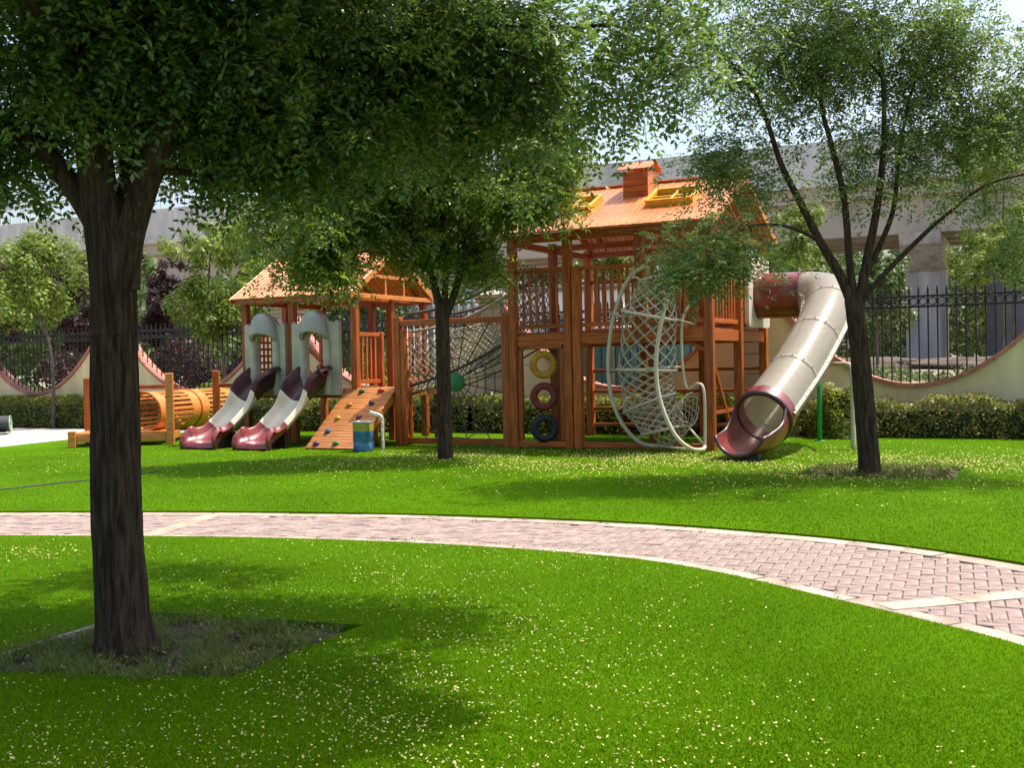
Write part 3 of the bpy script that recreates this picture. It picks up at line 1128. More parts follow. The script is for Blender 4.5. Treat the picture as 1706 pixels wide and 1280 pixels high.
# chimney: little boarded box with its own gable roof
ch = thing('roof_chimney', 'boarded orange wooden chimney with small gable roof on the tower roof', 'chimney', (2.0, 1.25, 4.4))
cu0, cu1, cv0, cv1 = 1.76, 2.22, 1.0, 1.5
for i in range(5):
    z = 4.36 + i * .115
    part(MB().box(((cu0 + cu1) / 2, cv0, z), (cu1 - cu0 - .03, .024, .11), ch=.005), 'board', M_rail, ch)
    part(MB().box(((cu0 + cu1) / 2, cv1, z), (cu1 - cu0 - .03, .024, .11), ch=.005), 'board', M_rail, ch)
for i in range(4):
    w_ = (cv1 - cv0) / 4
    for u in (cu0, cu1):
        part(MB().box((u, cv0 + (i + .5) * w_, 4.62), (.026, w_ - .006, .62), ch=.005), 'board', M_orange, ch)  # side boards in brighter wood than the front: sunlight put into the colour
for a, b in ((cv0 - .09, 1.25), (cv1 + .09, 1.25)):
    for i in range(6):
        u = cu0 - .09 + (i + .5) * (cu1 - cu0 + .18) / 6
        part(MB().beam((u, a, 4.93), (u, b, 5.10), (cu1 - cu0 + .18) / 6 - .006, .022), 'roof_plank', M_roof, ch)


# roof windows: yellow frames with cross bars, proud of the planks
def roof_window(u0, u1, v0, v1, label):
    c = roof_pt((u0 + u1) / 2, (v0 + v1) / 2)
    t = thing('roof_window', label, 'roof window', tuple(c), group='yellow roof windows on the tower')
    fr = [((u0, v0), (u1, v0)), ((u0, v1), (u1, v1)), ((u0, v0), (u0, v1)), ((u1, v0), (u1, v1))]
    nrm = roof_pt(0, 0, 1) - roof_pt(0, 0)
    for (a, b), (c2, d) in fr:
        part(MB().beam(roof_pt(a, b, .07), roof_pt(c2, d, .07), .055, .13, up=nrm), 'frame_bar', M_yellow, t)
    um, vm = (u0 + u1) / 2, (v0 + v1) / 2
    part(MB().beam(roof_pt(um, v0, .055), roof_pt(um, v1, .055), .04, .08, up=nrm), 'glazing_bar', M_yellow, t)
    part(MB().beam(roof_pt(u0, vm, .052), roof_pt(u1, vm, .052), .04, .075, up=nrm), 'glazing_bar', M_yellow, t)
    for a, b in ((u0, um), (um, u1)):
        for c2, d in ((v0, vm), (vm, v1)):
            part(MB().beam(roof_pt(a, (c2 + d) / 2, .022), roof_pt(b, (c2 + d) / 2, .022), d - c2 - .03, .008, up=nrm), 'pane', M_darkmetal, t)


roof_window(2.42, 3.22, .42, .98, 'yellow framed roof window right of the chimney')
roof_window(.55, 1.35, .42, .98, 'yellow framed roof window left of the chimney behind leaves')


# ------------------------------------------------------------------ hanging tyres
def tyre(z, m, label, tilt):
    t = thing('hanging_tyre', label, 'tyre', (.58, 0, z), group='tyres hung one above another in the tower bay')
    prof = [(.122, -.06), (.135, -.078), (.205, -.088), (.235, -.07), (.246, -.035), (.248, 0), (.246, .035), (.235, .07), (.205, .088), (.135, .078), (.122, .06)]
    mb = MB().lathe(prof, (0, 0, 0), 40, 'y')
    mb.lathe([(.122, .06), (.17, .03), (.19, 0), (.17, -.03), (.122, -.06)], (0, 0, 0), 40, 'y')
    rm = Matrix.Rotation(tilt, 3, 'Z')
    mb.v = [tuple(rm @ Vector(p) + Vector((.58, 0, z))) for p in mb.v]
    part(mb, 'tyre_body', m, t)
    tr = MB()
    for k in range(40):
        a = 2 * math.pi * k / 40
        p = rm @ Vector((.247 * math.cos(a), 0, .247 * math.sin(a))) + Vector((.58, 0, z))
        tr.box(p, (.016, .11, .012), rm @ Matrix.Rotation(-a, 3, 'Y'), .003)
    part(tr, 'tread', m, t)
    c = MB()
    for sgn in (-1, 1):
        c.tube([(.58 + sgn * .235, 0, z), (.58 + sgn * .40, 0, z + .005)], .006, 5)
    part(c, 'tie_rope', M_drope, t)


tyre(1.48, M_tyre_y, 'yellow tyre, topmost of three hung in the tower bay', R(24))
tyre(.915, M_tyre_r, 'dark red tyre, middle one of three hung in the tower bay', R(18))
tyre(.352, M_tyre_k, 'black tyre, lowest of three hung in the tower bay', R(28))

# ------------------------------------------------------------------ web frame with green disc
web = thing('web_frame', 'wooden frame with rope spider web and green centre disc left of the tower', 'climbing web', (-1.25, 0, 0))
U0, U1 = -2.47, -.155
for u in (U0, U1):
    part(MB().box((u, 0, 1.22), (.15, .14, 2.44), ch=.01), 'post', M_post, web)
part(MB().box((U0 + .13, -.01, 1.10), (.10, .11, 2.20), ch=.01), 'stile', M_post, web)
part(MB().beam((U0 + .08, 0, 2.32), (U1 - .08, 0, 2.32), .10, .11), 'top_beam', M_rail, web)
part(MB().beam((U0 + .08, 0, .10), (U1 - .08, 0, .10), .10, .11), 'bottom_beam', M_rail, web)
cx, cz = -1.22, 1.19
part(MB().lathe([(0, -.03), (.165, -.03), (.18, -.015), (.18, .015), (.165, .03), (0, .03)], (cx, 0, cz), 28, 'y'), 'disc', M_green, web)
rp_ = MB()
kn = MB()
nrad = 16
ends = []
for i in range(nrad):
    a = 2 * math.pi * (i + .5) / nrad
    dx, dz = math.cos(a), math.sin(a)
    tmax = 9
    if dx > 1e-6: tmax = min(tmax, (U1 - .07 - cx) / dx)
    if dx < -1e-6: tmax = min(tmax, (U0 + .18 - cx) / dx)
    if dz > 1e-6: tmax = min(tmax, (2.27 - cz) / dz)
    if dz < -1e-6: tmax = min(tmax, (.15 - cz) / dz)
    ends.append((dx, dz, tmax))
    rp_.stick((cx + dx * .17, 0, cz + dz * .17), (cx + dx * tmax, 0, cz + dz * tmax), .011, 5)
for rr in (.30, .46, .64, .84, 1.06):
    for i in range(nrad):
        a, b = ends[i], ends[(i + 1) % nrad]
        sag = .02
        if rr < a[2] + .02 and rr < b[2] + .02:
            p = Vector((cx + a[0] * rr, 0, cz + a[1] * rr)); q = Vector((cx + b[0] * rr, 0, cz + b[1] * rr))
            mid = (p + q) / 2 - Vector((cx, 0, cz)); mid = Vector((cx, 0, cz)) + mid * (1 - sag)
            rp_.stick(p, mid, .010, 5); rp_.stick(mid, q, .010, 5)
            kn.knot(p, .022)
part(rp_, 'web_rope', M_drope, web)
part(kn, 'web_knots', M_knot, web)


# ------------------------------------------------------------------ nets
def net(f, na, nb, r, mb, knots=None, kr=.018, closed=False, jit=.012):
    """diamond net over f(s, t), s in 0..1 (na cells), t in 0..1 (nb cells)"""
    def g(i, j):
        p = Vector(f(i / na, j / nb))
        random.seed(int((i % na if closed else i) * 131 + j * 17))
        return p + Vector((random.uniform(-jit, jit), random.uniform(-jit, jit), random.uniform(-jit, jit)))
    P = {}
    for i in range(na + 1):
        for j in range(nb + 1):
            if (i + j) % 2 == 0:
                P[(i, j)] = g(i, j)
    for (i, j), p in P.items():
        for di in (-1, 1):
            q = P.get((i + di, j + 1))
            if q is not None:
                mb.stick(p, q, r)
        if knots is not None:
            knots.knot(p, kr)


bridge = thing('net_bridge', 'rising rope net bridge from the small playhouse up to the tall tower', 'net bridge', (-1.2, .85, 1.0))
za, zb = 1.12, 2.02
ua, ub = -2.42, -.08
va, vb = .28, 1.42


def fl_z(s):
    return za + (zb - za) * s - .10 * math.sin(math.pi * s)


def hand_z(s):
    return fl_z(s) + 1.04 - .20 * s - .06 * math.sin(math.pi * s)


for nm, v, out_ in (('front_net', va, -1), ('rear_net', vb, 1)):
    nm_mb, nk = MB(), MB()
    net(lambda s, t: (ua + (ub - ua) * s, v + out_ * .05 * math.sin(math.pi * t), fl_z(s) + (hand_z(s) - fl_z(s)) * t), 40, 14, .0095, nm_mb, nk, .017)
    o = part(nm_mb, nm, M_rope, bridge)
    part(nk, 'knots', M_rope, o)
fm, fk = MB(), MB()
net(lambda s, t: (ua + (ub - ua) * s, va + (vb - va) * t, fl_z(s) - .10 * math.sin(math.pi * t)), 40, 18, .0105, fm, fk, .018)
o = part(fm, 'floor_net', M_rope, bridge)
part(fk, 'knots', M_rope, o)
for v in (va, vb):
    part(MB().tube([(ua + (ub - ua) * s, v, fl_z(s)) for s in np.linspace(0, 1, 14)], .032, 8), 'edge_rope', M_drope, bridge)
    part(MB().tube([(ua + (ub - ua) * s, v, hand_z(s)) for s in np.linspace(0, 1, 14)], .028, 8), 'hand_rope', M_rope, bridge)
    hr_ = MB().tube([(ua + (ub - ua) * s, v, hand_z(s) + .34) for s in np.linspace(0, 1, 10)], .032, 8)
    for s in np.linspace(.05, .95, 12):
        hr_.stick((ua + (ub - ua) * s, v, hand_z(s)), (ua + (ub - ua) * (s - .03), v, hand_z(s - .03) + .34), .009)
    part(hr_, 'upper_hand_rope', M_drope, bridge)
    part(MB().tube([(ua + (ub - ua) * s, v - .0, fl_z(s) - .17) for s in np.linspace(0, 1, 14)], .018, 6), 'lower_rope', M_drope, bridge)
# a fringe of net hangs below the floor edge
hg = MB()
net(lambda s, t: (ua + (ub - ua) * s, va, fl_z(s) - .17 + .17 * t), 40, 3, .009, hg)
part(hg, 'fringe_net', M_rope, bridge)
# vertical net filling between the two hand ropes and the tower opening
vn = MB()
net(lambda s, t: (.02, .2 + 1.4 * s, DZ + .05 + 1.2 * t), 16, 14, .009, vn)
part(vn, 'gate_net', M_drope, bridge)

# ------------------------------------------------------------------ round net climber in beige tube frame
cl = thing('net_climber', 'upright rope net climber in a beige tube hoop frame before the tower', 'net climber', (2.75, -.4, 0))


def smooth_path(pts, n=6):
    pts = [Vector(p) for p in pts]
    out = []
    for i in range(len(pts) - 1):
        p0, p1, p2, p3 = pts[max(i - 1, 0)], pts[i], pts[i + 1], pts[min(i + 2, len(pts) - 1)]
        for k in range(n):
            t = k / n
            out.append(.5 * ((2 * p1) + (p2 - p0) * t + (2 * p0 - 5 * p1 + 4 * p2 - p3) * t * t + (3 * p1 - p0 - 3 * p2 + p3) * t ** 3))
    out.append(pts[-1])
    return out


arcL = [(2.60, -.12, 3.12), (2.30, -.2, 2.90), (2.06, -.25, 2.35), (1.95, -.28, 1.75), (1.94, -.3, 1.30), (2.0, -.3, .85), (2.18, -.3, .45), (2.45, -.3, .17), (2.72, -.3, .09), (3.05, -.3, .09)]
arcR = [(3.30, -.86, 2.70), (3.17, -.90, 2.33), (3.07, -.92, 1.88), (3.02, -.92, 1.44), (3.05, -.92, 1.0), (3.17, -.92, .6), (3.34, -.90, .28), (3.54, -.82, .10), (3.66, -.62, .07), (3.62, -.35, .10)]
arcB = [(3.62, -.35, .10), (3.62, -.32, .6), (3.60, -.30, 1.02), (3.50, -.28, 1.12), (3.30, -.25, 1.05), (3.22, -.22, 1.5), (3.22, -.2, 2.1), (3.30, -.18, 2.35), (3.42, -.12, 2.45)]
for a_ in (arcL, arcR, arcB):
    part(MB().tube(smooth_path(a_), .034 if a_ is not arcB else .024, 10), 'hoop', M_tube, cl)
RINGS = [((2.86, -.34, 2.86), .30, .26, .05), ((2.72, -.38, 2.26), .46, .40, -.10), ((2.66, -.38, 1.36), .50, .42, -.02), ((2.70, -.38, .80), .44, .38, .16), ((2.92, -.38, .36), .36, .30, .08)]


def ring_pt(k, a):
    c, ru, rv, tl = RINGS[k]
    return Vector((c[0] + ru * math.cos(a), c[1] + rv * math.sin(a), c[2] + tl * math.cos(a)))


for k in range(5):
    part(MB().tube([ring_pt(k, a) for a in np.linspace(0, 2 * math.pi, 29)[:-1]], .024, 8, closed=True), 'ring', M_tube if k in (1, 2) else M_rope, cl)


def body(s, t):
    a = 2 * math.pi * s
    x = t * 4
    k = min(int(x), 3)
    f = x - k
    p = ring_pt(k, a).lerp(ring_pt(k + 1, a), f)
    c = Vector(RINGS[k][0]).lerp(Vector(RINGS[k + 1][0]), f)
    return c + (p - c) * (1 - .07 * math.sin(math.pi * f))


nb_, nk_ = MB(), MB()
net(body, 22, 32, .012, nb_, nk_, .02, closed=True, jit=.008)
o = part(nb_, 'netting', M_rope, cl)
part(nk_, 'knots', M_rope, o)
# side net sweeping up to the right
RS = [((2.92, -.38, .36), .30), ((3.20, -.38, .50), .28), ((3.40, -.36, .72), .26)]
sn = MB()


def side(s, t):
    a = 2 * math.pi * s
    x = t * 2
    k = min(int(x), 1); f = x - k
    c = Vector(RS[k][0]).lerp(Vector(RS[k + 1][0]), f)
    r = RS[k][1] * (1 - f) + RS[k + 1][1] * f
    return c + Vector((.35 * r * math.cos(a), .6 * r * math.cos(a), r * math.sin(a)))


net(side, 18, 12, .010, sn, closed=True, jit=.006)
part(sn, 'side_netting', M_rope, cl)
for p, q in [((1.96, -.29, 1.36), (3.23, -.30, 1.40)), ((2.0, -.26, 2.33), (2.28, -.34, 2.24)), ((2.36, -.22, 2.96), (2.58, -.30, 2.84)), ((2.07, -.3, .68), (2.28, -.36, .78)),
             ((2.45, -.3, .17), (2.62, -.36, .42)), ((3.12, -.4, 2.20), (3.40, -.2, 2.10)), ((3.03, -.92, 1.4), (2.80, -.78, 1.36)), ((3.60, -.33, .12), (3.35, -.36, .42)),
             ((2.72, -.3, .09), (3.58, -.76, .085))]:
    part(MB().tube([p, q], .018, 8), 'spoke', M_tube, cl)

# ------------------------------------------------------------------ tube slide
ts = thing('tube_slide', 'closed tube slide with maroon neck and milky clear sections curving down to the lawn', 'tube slide', (4.9, .5, 0))
TR = .415
AX = smooth_path([(3.72, 2.6, 2.66), (4.25, 2.6, 2.655), (4.72, 2.58, 2.64), (5.02, 2.38, 2.58), (5.14, 2.05, 2.42), (5.15, 1.6, 2.15), (5.08, 1.0, 1.76), (4.97, .3, 1.30), (4.84, -.4, .90), (4.76, -.86, .66)], 8)


def tube_skin(pts, r, n=32, a0=0, a1=2 * math.pi, th=.012):
    """open-ended shell round a path; angle 0 = top"""
    mb = MB()
    rows_o, rows_i = [], []
    full = abs(a1 - a0 - 2 * math.pi) < 1e-6
    for i, p in enumerate(pts):
        t = (pts[min(i + 1, len(pts) - 1)] - pts[max(i - 1, 0)]).normalized()
        s = t.cross(Vector((0, 0, 1))).normalized()
        up = s.cross(t).normalized()
        ang = [a0 + (a1 - a0) * k / n for k in range(n if full else n + 1)]
        rows_o.append([p + (up * math.cos(a) + s * math.sin(a)) * r for a in ang])
        rows_i.append([p + (up * math.cos(a) + s * math.sin(a)) * (r - th) for a in ang])
    mb.grid(rows_o, True, full)
    mb.grid([row[::-1] for row in rows_i], True, full)
    return mb


def idx_at(v=None, u=None):
    return min(range(len(AX)), key=lambda i: abs((AX[i].y - v) if v is not None else (AX[i].x - u)))


i_neck = 13
part(tube_skin(AX[:i_neck + 1], TR), 'neck_tube', M_maroon, ts, 'maroon tube section leaving the tower')
cuts = [i_neck, 34, 47, 58, len(AX) - 1]
for a_, b2 in zip(cuts, cuts[1:]):
    part(tube_skin(AX[a_:b2 + 1], TR - .004), 'clear_tube', M_clear, ts)


def flange(i, m, r=TR + .03, w=.035):
    p = AX[i]
    t = (AX[min(i + 1, len(AX) - 1)] - AX[max(i - 1, 0)]).normalized()
    part(tube_skin([p - t * w / 2, p, p + t * w / 2], r, th=r - TR + .012), 'flange', m, ts)
    bl = MB()
    s = t.cross(Vector((0, 0, 1))).normalized(); up = s.cross(t)
    for k in range(14):
        a = 2 * math.pi * (k + .5) / 14
        bl.knot(p + (up * math.cos(a) + s * math.sin(a)) * (r + .003), .014)
    part(bl, 'bolts', M_darkmetal, ts)


flange(i_neck, M_maroon, TR + .045, .05)
for i in cuts[1:3]:
    flange(i, M_clear, TR + .012, .05)
flange(cuts[3], M_clear, TR + .012, .05)
# seam strips with bolts down both sides of the clear part
for sgn in (-1, 1):
    st, bl = [], MB()
    for i in range(i_neck + 3, len(AX)):
        p = AX[i]
        t = (AX[min(i + 1, len(AX) - 1)] - AX[max(i - 1, 0)]).normalized()
        s = t.cross(Vector((0, 0, 1))).normalized(); up = s.cross(t)
        st.append([p + s * sgn * (TR - .01) + up * .012, p + s * sgn * (TR + .05) + up * .012, p + s * sgn * (TR + .05) - up * .012, p + s * sgn * (TR - .01) - up * .012])
        if i % 2 == 0:
            bl.knot(p + s * sgn * (TR + .035) + up * .016, .013)
    part(MB().grid(st, False, True), 'side_seam', M_ivory, ts)
    part(bl, 'bolts', M_darkmetal, ts)
# maroon collar and open exit trough
e0, e1 = AX[-5], AX[-1]
td = (e1 - e0).normalized()
part(tube_skin([e1 - td * .10, e1 + td * .0, e1 + td * .12], TR + .03, th=.05), 'collar', M_maroon, ts)
part(MB().tube([e1 + td * .12 + (td.cross(Vector((0, 0, 1))).normalized() * math.sin(a) + td.cross(Vector((0, 0, 1))).normalized().cross(td) * math.cos(a)) * (TR + .015) for a in np.linspace(0, 2 * math.pi, 37)[:-1]], .045, 8, closed=True), 'collar_rim', M_dmaroon, ts)
ex = smooth_path([e1 + td * .10, e1 + td * .32, e1 + td * .55 + Vector((0, 0, .06)), e1 + td * .78 + Vector((-.02, 0, .16)), e1 + td * .98 + Vector((-.03, 0, .27))], 5)
rows_o, rows_i = [], []
for i, p in enumerate(ex):
    t = (ex[min(i + 1, len(ex) - 1)] - ex[max(i - 1, 0)]).normalized()
    s = t.cross(Vector((0, 0, 1))).normalized(); up = s.cross(t)
    f = i / (len(ex) - 1)
    half = R(118 - 50 * f ** .8)
    r = TR + .02 - .02 * f
    ang = [math.pi - half + 2 * half * k / 26 for k in range(27)]
    rows_o.append([p + (up * math.cos(a) + s * math.sin(a)) * r for a in ang])
    rows_i.append([p + (up * math.cos(a) + s * math.sin(a)) * (r - .03) for a in ang])
mb = MB().grid(rows_o).grid([row[::-1] for row in rows_i])
part(mb, 'exit_trough', M_maroon, ts)
part(MB().tube([r_[0] for r_ in rows_o] + rows_o[-1][1:-1] + [r_[-1] for r_ in rows_o][::-1], .03, 8), 'trough_rim', M_dmaroon, ts)
foot = ex[-6]
part(MB().box((foot.x + .02, foot.y - .0, .055), (.40, .12, .13), ch=.02), 'foot', M_darkmetal, ts)

# ------------------------------------------------------------------ small playhouse
HU0, HU1, HV = -6.17, -3.50, 2.56
hz = 1.10
house = thing('playhouse', 'small wooden playhouse with plank gable roof over the twin slides', 'playhouse', ((HU0 + HU1) / 2, HV / 2, 0))
for u, v in [(HU0, 0), (-4.97, 0), (HU1, .05), (HU1, 1.30), (HU1, HV), (HU0, HV), (-4.83, HV), (HU0, 1.28)]:
    post(house, u, v, 0, 2.93, .14)
bm2 = MB().box((0, 0, 0), (HU1 - HU0 - .1, .135, .035), ch=.004).mesh('deck_board', M_deck)
for i in range(17):
    piece(bm2, 'deck_board', house, ((HU0 + HU1) / 2, .14 + i * .14, hz - .02))
for (u0, v0, u1, v1) in [(HU0 + .07, 0, -5.04, 0), (-4.9, 0, HU1 - .07, 0), (HU1, .12, HU1, 1.23), (HU1, 1.37, HU1, HV - .07), (HU0, .07, HU0, HV - .07), (HU0 + .07, HV, HU1 - .07, HV)]:
    part(MB().beam((u0, v0, hz - .11), (u1, v1, hz - .11), .07, .15, ch=.008), 'deck_beam', M_rail, house)
    part(MB().beam((u0, v0, 2.87), (u1, v1, 2.87), .06, .11, ch=.008), 'top_beam', M_rail, house)
hroof = gable_roof(house, HU0 - .14, HU1 + .14, -.30, HV + .30, 2.93, 3.90, .105)
# gable trim on the right end
gu = HU1 + .12
vm = HV / 2
for u in (gu, HU0 - .12):
    part(MB().beam((u, -.12, 2.90), (u, HV + .12, 2.90), .05, .09), 'tie_beam', M_orange, house)
    part(MB().beam((u, .42, 3.30), (u, HV - .42, 3.30), .045, .07), 'collar_beam', M_orange, house)
    for v in (.95, 1.62):
        part(MB().box((u, v, 3.10), (.04, .06, .33), ch=.005), 'strut', M_orange, house)
railing(house, (HU1, .13), (HU1, .86), hz + .12, hz + 1.05, 4, w=.05)
post(house, HU1, .93, hz, hz + 1.1, .10, 'newel')
railing(house, (HU1, 1.38), (HU1, HV - .08), hz + .12, hz + 1.05, 6, w=.05)
# lattice and cross braces at the back and left
for i in range(9):
    part(MB().box((HU0, .14 + i * .13, hz + .66), (.02, .05, 1.28), ch=.003), 'lattice_slat', M_post, house)
for i in range(9):
    part(MB().box((HU0 + .022, .66, hz + .12 + i * .14), (.02, 1.10, .05), ch=.003), 'lattice_slat', M_rail, house)
for z0, z1 in ((hz + .05, hz + .75), (hz + .55, hz + 1.25)):
    part(MB().beam((HU0, 2.48, z0), (HU0, 1.36, z1), .03, .09), 'brace', M_rail, house)


# grey arch panels
def arch_panel(u0, u1, label):
    t = thing('arch_panel', label, 'plastic panel', ((u0 + u1) / 2, -.05, .95), group='grey arch panels above the slides')
    uc = (u0 + u1) / 2
    z0, zt = .97, 2.42
    out = [(u0, z0), (u1, z0), (u1, zt - .04)] + [(u1 - .05 - k * .06, zt + .01 - .05 * math.sin(k / 3 * math.pi)) for k in range(4)]
    out += [(uc + .30 * math.cos(a), zt - .06 + .24 * math.sin(a)) for a in np.linspace(.15, math.pi - .15, 12)]
    out += [(u0 + .05 + k * .06, zt + .01 - .05 * math.sin(k / 3 * math.pi)) for k in range(3, -1, -1)] + [(u0, zt - .04)]
    hw = .215
    hole = [(uc - hw, 1.16), (uc + hw, 1.16), (uc + hw, 2.02)] + [(uc + hw * math.cos(a), 2.02 + .22 * math.sin(a)) for a in np.linspace(.15, math.pi - .15, 10)] + [(uc - hw, 2.02)]
    part(MB().plate(out, [hole], .10, lambda a, b, d: (a, -.16 + d, b)), 'panel', M_greyplastic, t)
    # swollen jambs
    for sg in (-1, 1):
        P = []
        for i in range(12):
            z = .98 + i * 1.08 / 11
            bul = .055 + .012 * math.sin(i * 1.9)
            P.append([(uc + sg * (hw + .075) + .085 * math.cos(a), -.165 - bul * 1.25 * max(0, math.sin(a)), z) for a in np.linspace(0, math.pi, 9)])
        part(MB().grid(P), 'jamb', M_greyplastic, t)
    # hood: quarter dome leaning out over the opening
    P, Q = [], []
    for i in range(9):
        el = i / 8 * math.pi / 2
        P.append([(uc + .34 * math.cos(a) * math.cos(el * .96), -.16 - .24 * math.sin(a) * math.cos(el) ** .7, 2.06 + .17 * math.sin(a) * math.cos(el) + .55 * math.sin(el)) for a in np.linspace(0, math.pi, 17)])
        Q.append([(uc + .27 * math.cos(a) * math.cos(el * .96), -.15 - .20 * math.sin(a) * math.cos(el) ** .7, 2.06 + .15 * math.sin(a) * math.cos(el) + .47 * math.sin(el)) for a in np.linspace(0, math.pi, 17)])
    mbh = MB().grid(P).grid([r_[::-1] for r_ in Q])
    mbh.grid([P[0], Q[0]])
    part(mbh, 'hood', M_slate, t)
    for z in (1.40, 1.72):
        for sg in (-1, 1):
            part(MB().box((uc + sg * (hw + .22), -.163, z), (.17, .012, .012), ch=.002), 'block_joint', M_slate, t)


arch_panel(-6.08, -5.05, 'grey plastic arch panel with hood over the left slide')
arch_panel(-4.88, -3.74, 'grey plastic arch panel with hood over the right slide')


# ------------------------------------------------------------------ slides
def slide(u_top, u_bot, label, loop=False):
    t = thing('slide', label, 'slide', ((u_top + u_bot) / 2, -.8, 0), group='twin maroon and ivory slides')
    path_ = smooth_path([(u_top, -.08, 1.14), (u_top - .01, -.22, 1.13), (u_top + (u_bot - u_top) * .25, -.48, .92), (u_top + (u_bot - u_top) * .55, -.86, .56),
                         (u_top + (u_bot - u_top) * .8, -1.22, .27), (u_top + (u_bot - u_top) * .95, -1.44, .15), (u_bot, -1.58, .135), (u_bot - .01, -1.68, .115), (u_bot - .01, -1.74, .03)], 6)
    n = len(path_)

    def prof(f):
        # cross section: (across, height) of the inner skin, left to right
        wv = .335 + .05 * max(0, min(1, (f - .5) / .3)) ** 1.3
        q_ = min(1, max(0, (f - .20) / .16)); q_ = q_ * q_ * (3 - 2 * q_)
        e_ = min(1, max(0, (f - .70) / .28))
        hgt = .40 - .20 * q_ + .10 * math.sin(min(1, max(0, (f - .5) / .3)) * math.pi / 2) * (1 - e_ ** 1.6) - .165 * e_ ** 1.6
        roll = .055
        pts = [(-wv - roll, hgt - .05), (-wv - roll * .8, hgt - .01), (-wv - roll * .35, hgt + .012), (-wv, hgt - .012), (-wv + .025, hgt * .55), (-wv + .075, hgt * .18), (-wv + .15, .02), (0, 0)]
        return pts + [(-a, b) for a, b in pts[-2::-1]]

    rows_i, rows_o = [], []
    for i, p in enumerate(path_):
        tg = (path_[min(i + 1, n - 1)] - path_[max(i - 1, 0)]).normalized()
        s = Vector((0, 0, 1)).cross(tg).normalized()          # across
        if s.x < 0:
            s = -s
        up = tg.cross(s)
        if up.z < 0:
            up = -up
        f = i / (n - 1)
        pr = prof(f)
        rows_i.append([p + s * a + up * b for a, b in pr])
        rows_o.append([p + s * a * 1.03 + up * (b - .05 if 2 < k < len(pr) - 3 else b - .03) for k, (a, b) in enumerate(pr)])
    cut1, cut2 = int(n * .27), int(n * .46)
    for nm, m, a, b, lb in (('top_section', M_dmaroon, 0, cut1, 'dark maroon top section'), ('middle_section', M_ivory, cut1, cut2, 'ivory middle section'), ('bottom_section', M_maroon, cut2, n - 1, 'maroon exit section')):
        mb = MB().grid(rows_i[a:b + 1]).grid([r_[::-1] for r_ in rows_o[a:b + 1]])
        ed = [[r1[k], r2[k]] for r1, r2, k in [(rows_i[i], rows_o[i], 0) for i in range(a, b + 1)]]
        mb.grid(ed)
        mb.grid([[r1[-1], r2[-1]] for r1, r2 in zip(rows_i[a:b + 1], rows_o[a:b + 1])])
        if b == n - 1:
            mb.grid([rows_i[-1], rows_o[-1]])
        part(mb, nm, m, t, lb)
    sk = []
    for sg in (0, -1):
        top = [r_[2 if sg == 0 else -3] for r_ in rows_o[cut2 + 2:]]
        part(MB().grid([top, [Vector((p.x, p.y, max(.012, p.z - .45 * (k / len(top) + .10)))) for k, p in enumerate(top)]]), 'side_skirt', M_dmaroon, t)
    m_ = path_[int(n * .46)]
    part(MB().box((m_.x, m_.y + .04, (m_.z - .05) / 2), (.40, .09, m_.z - .04), ch=.01), 'support_leg', M_dmaroon, t)
    if not loop:
        return
    # hand loop on the right side of the top
    q = rows_i[int(n * .12)][-3]
    lp = [q + Vector((.02, -.10 * math.cos(a) * 1.6 - .05, .07 * math.sin(a) * 1.2 - .08 + .06 * math.cos(a))) for a in np.linspace(0, 2 * math.pi, 17)[:-1]]
    part(MB().tube(lp, .022, 8, closed=True), 'hand_loop', M_maroon, t)


slide(-5.56, -5.90, 'maroon and ivory slide on the left, beside the wooden tunnel')
slide(-4.30, -4.60, 'maroon and ivory slide on the right, beside the climbing ramp', True)

# ------------------------------------------------------------------ landing and climbing ramp
land = thing('landing', 'small wooden landing between the playhouse and the net bridge', 'platform', (-2.95, .7, 0))
for u, v in ((-2.42, .25), (-2.42, 1.30), (-3.2, .18)):
    post(land, u, v, 0, hz - .04, .12, 'leg')
bm3 = MB().box((0, 0, 0), (1.02, .135, .035), ch=.004).mesh('board', M_deck)
for i in range(9):
    piece(bm3, 'board', land, (-2.90, .12 + i * .14, hz - .02))
part(MB().beam((-3.4, .06, hz - .1), (-2.4, .06, hz - .1), .06, .13), 'beam', M_orange, land)
part(MB().beam((-2.40, .1, hz - .1), (-2.40, 1.3, hz - .1), .06, .13), 'beam', M_orange, land)
part(MB().beam((-3.4, 1.32, hz - .1), (-2.4, 1.32, hz - .1), .06, .13), 'beam', M_orange, land)
hd = thing('tube_handrail', 'small white tube handrail behind the web frame post', 'handrail', (-2.9, 1.45, hz))
part(MB().tube(smooth_path([(-3.35, 1.45, hz), (-3.35, 1.45, 2.28), (-3.28, 1.45, 2.36), (-2.50, 1.45, 2.36), (-2.42, 1.45, 2.28), (-2.42, 1.45, hz)], 5), .025, 8), 'tube', M_white, hd)
for i in range(5):
    part(MB().tube([(-3.2 + i * .16, 1.45, hz), (-3.2 + i * .16, 1.45, 2.34)], .012, 6), 'spindle', M_white, hd)

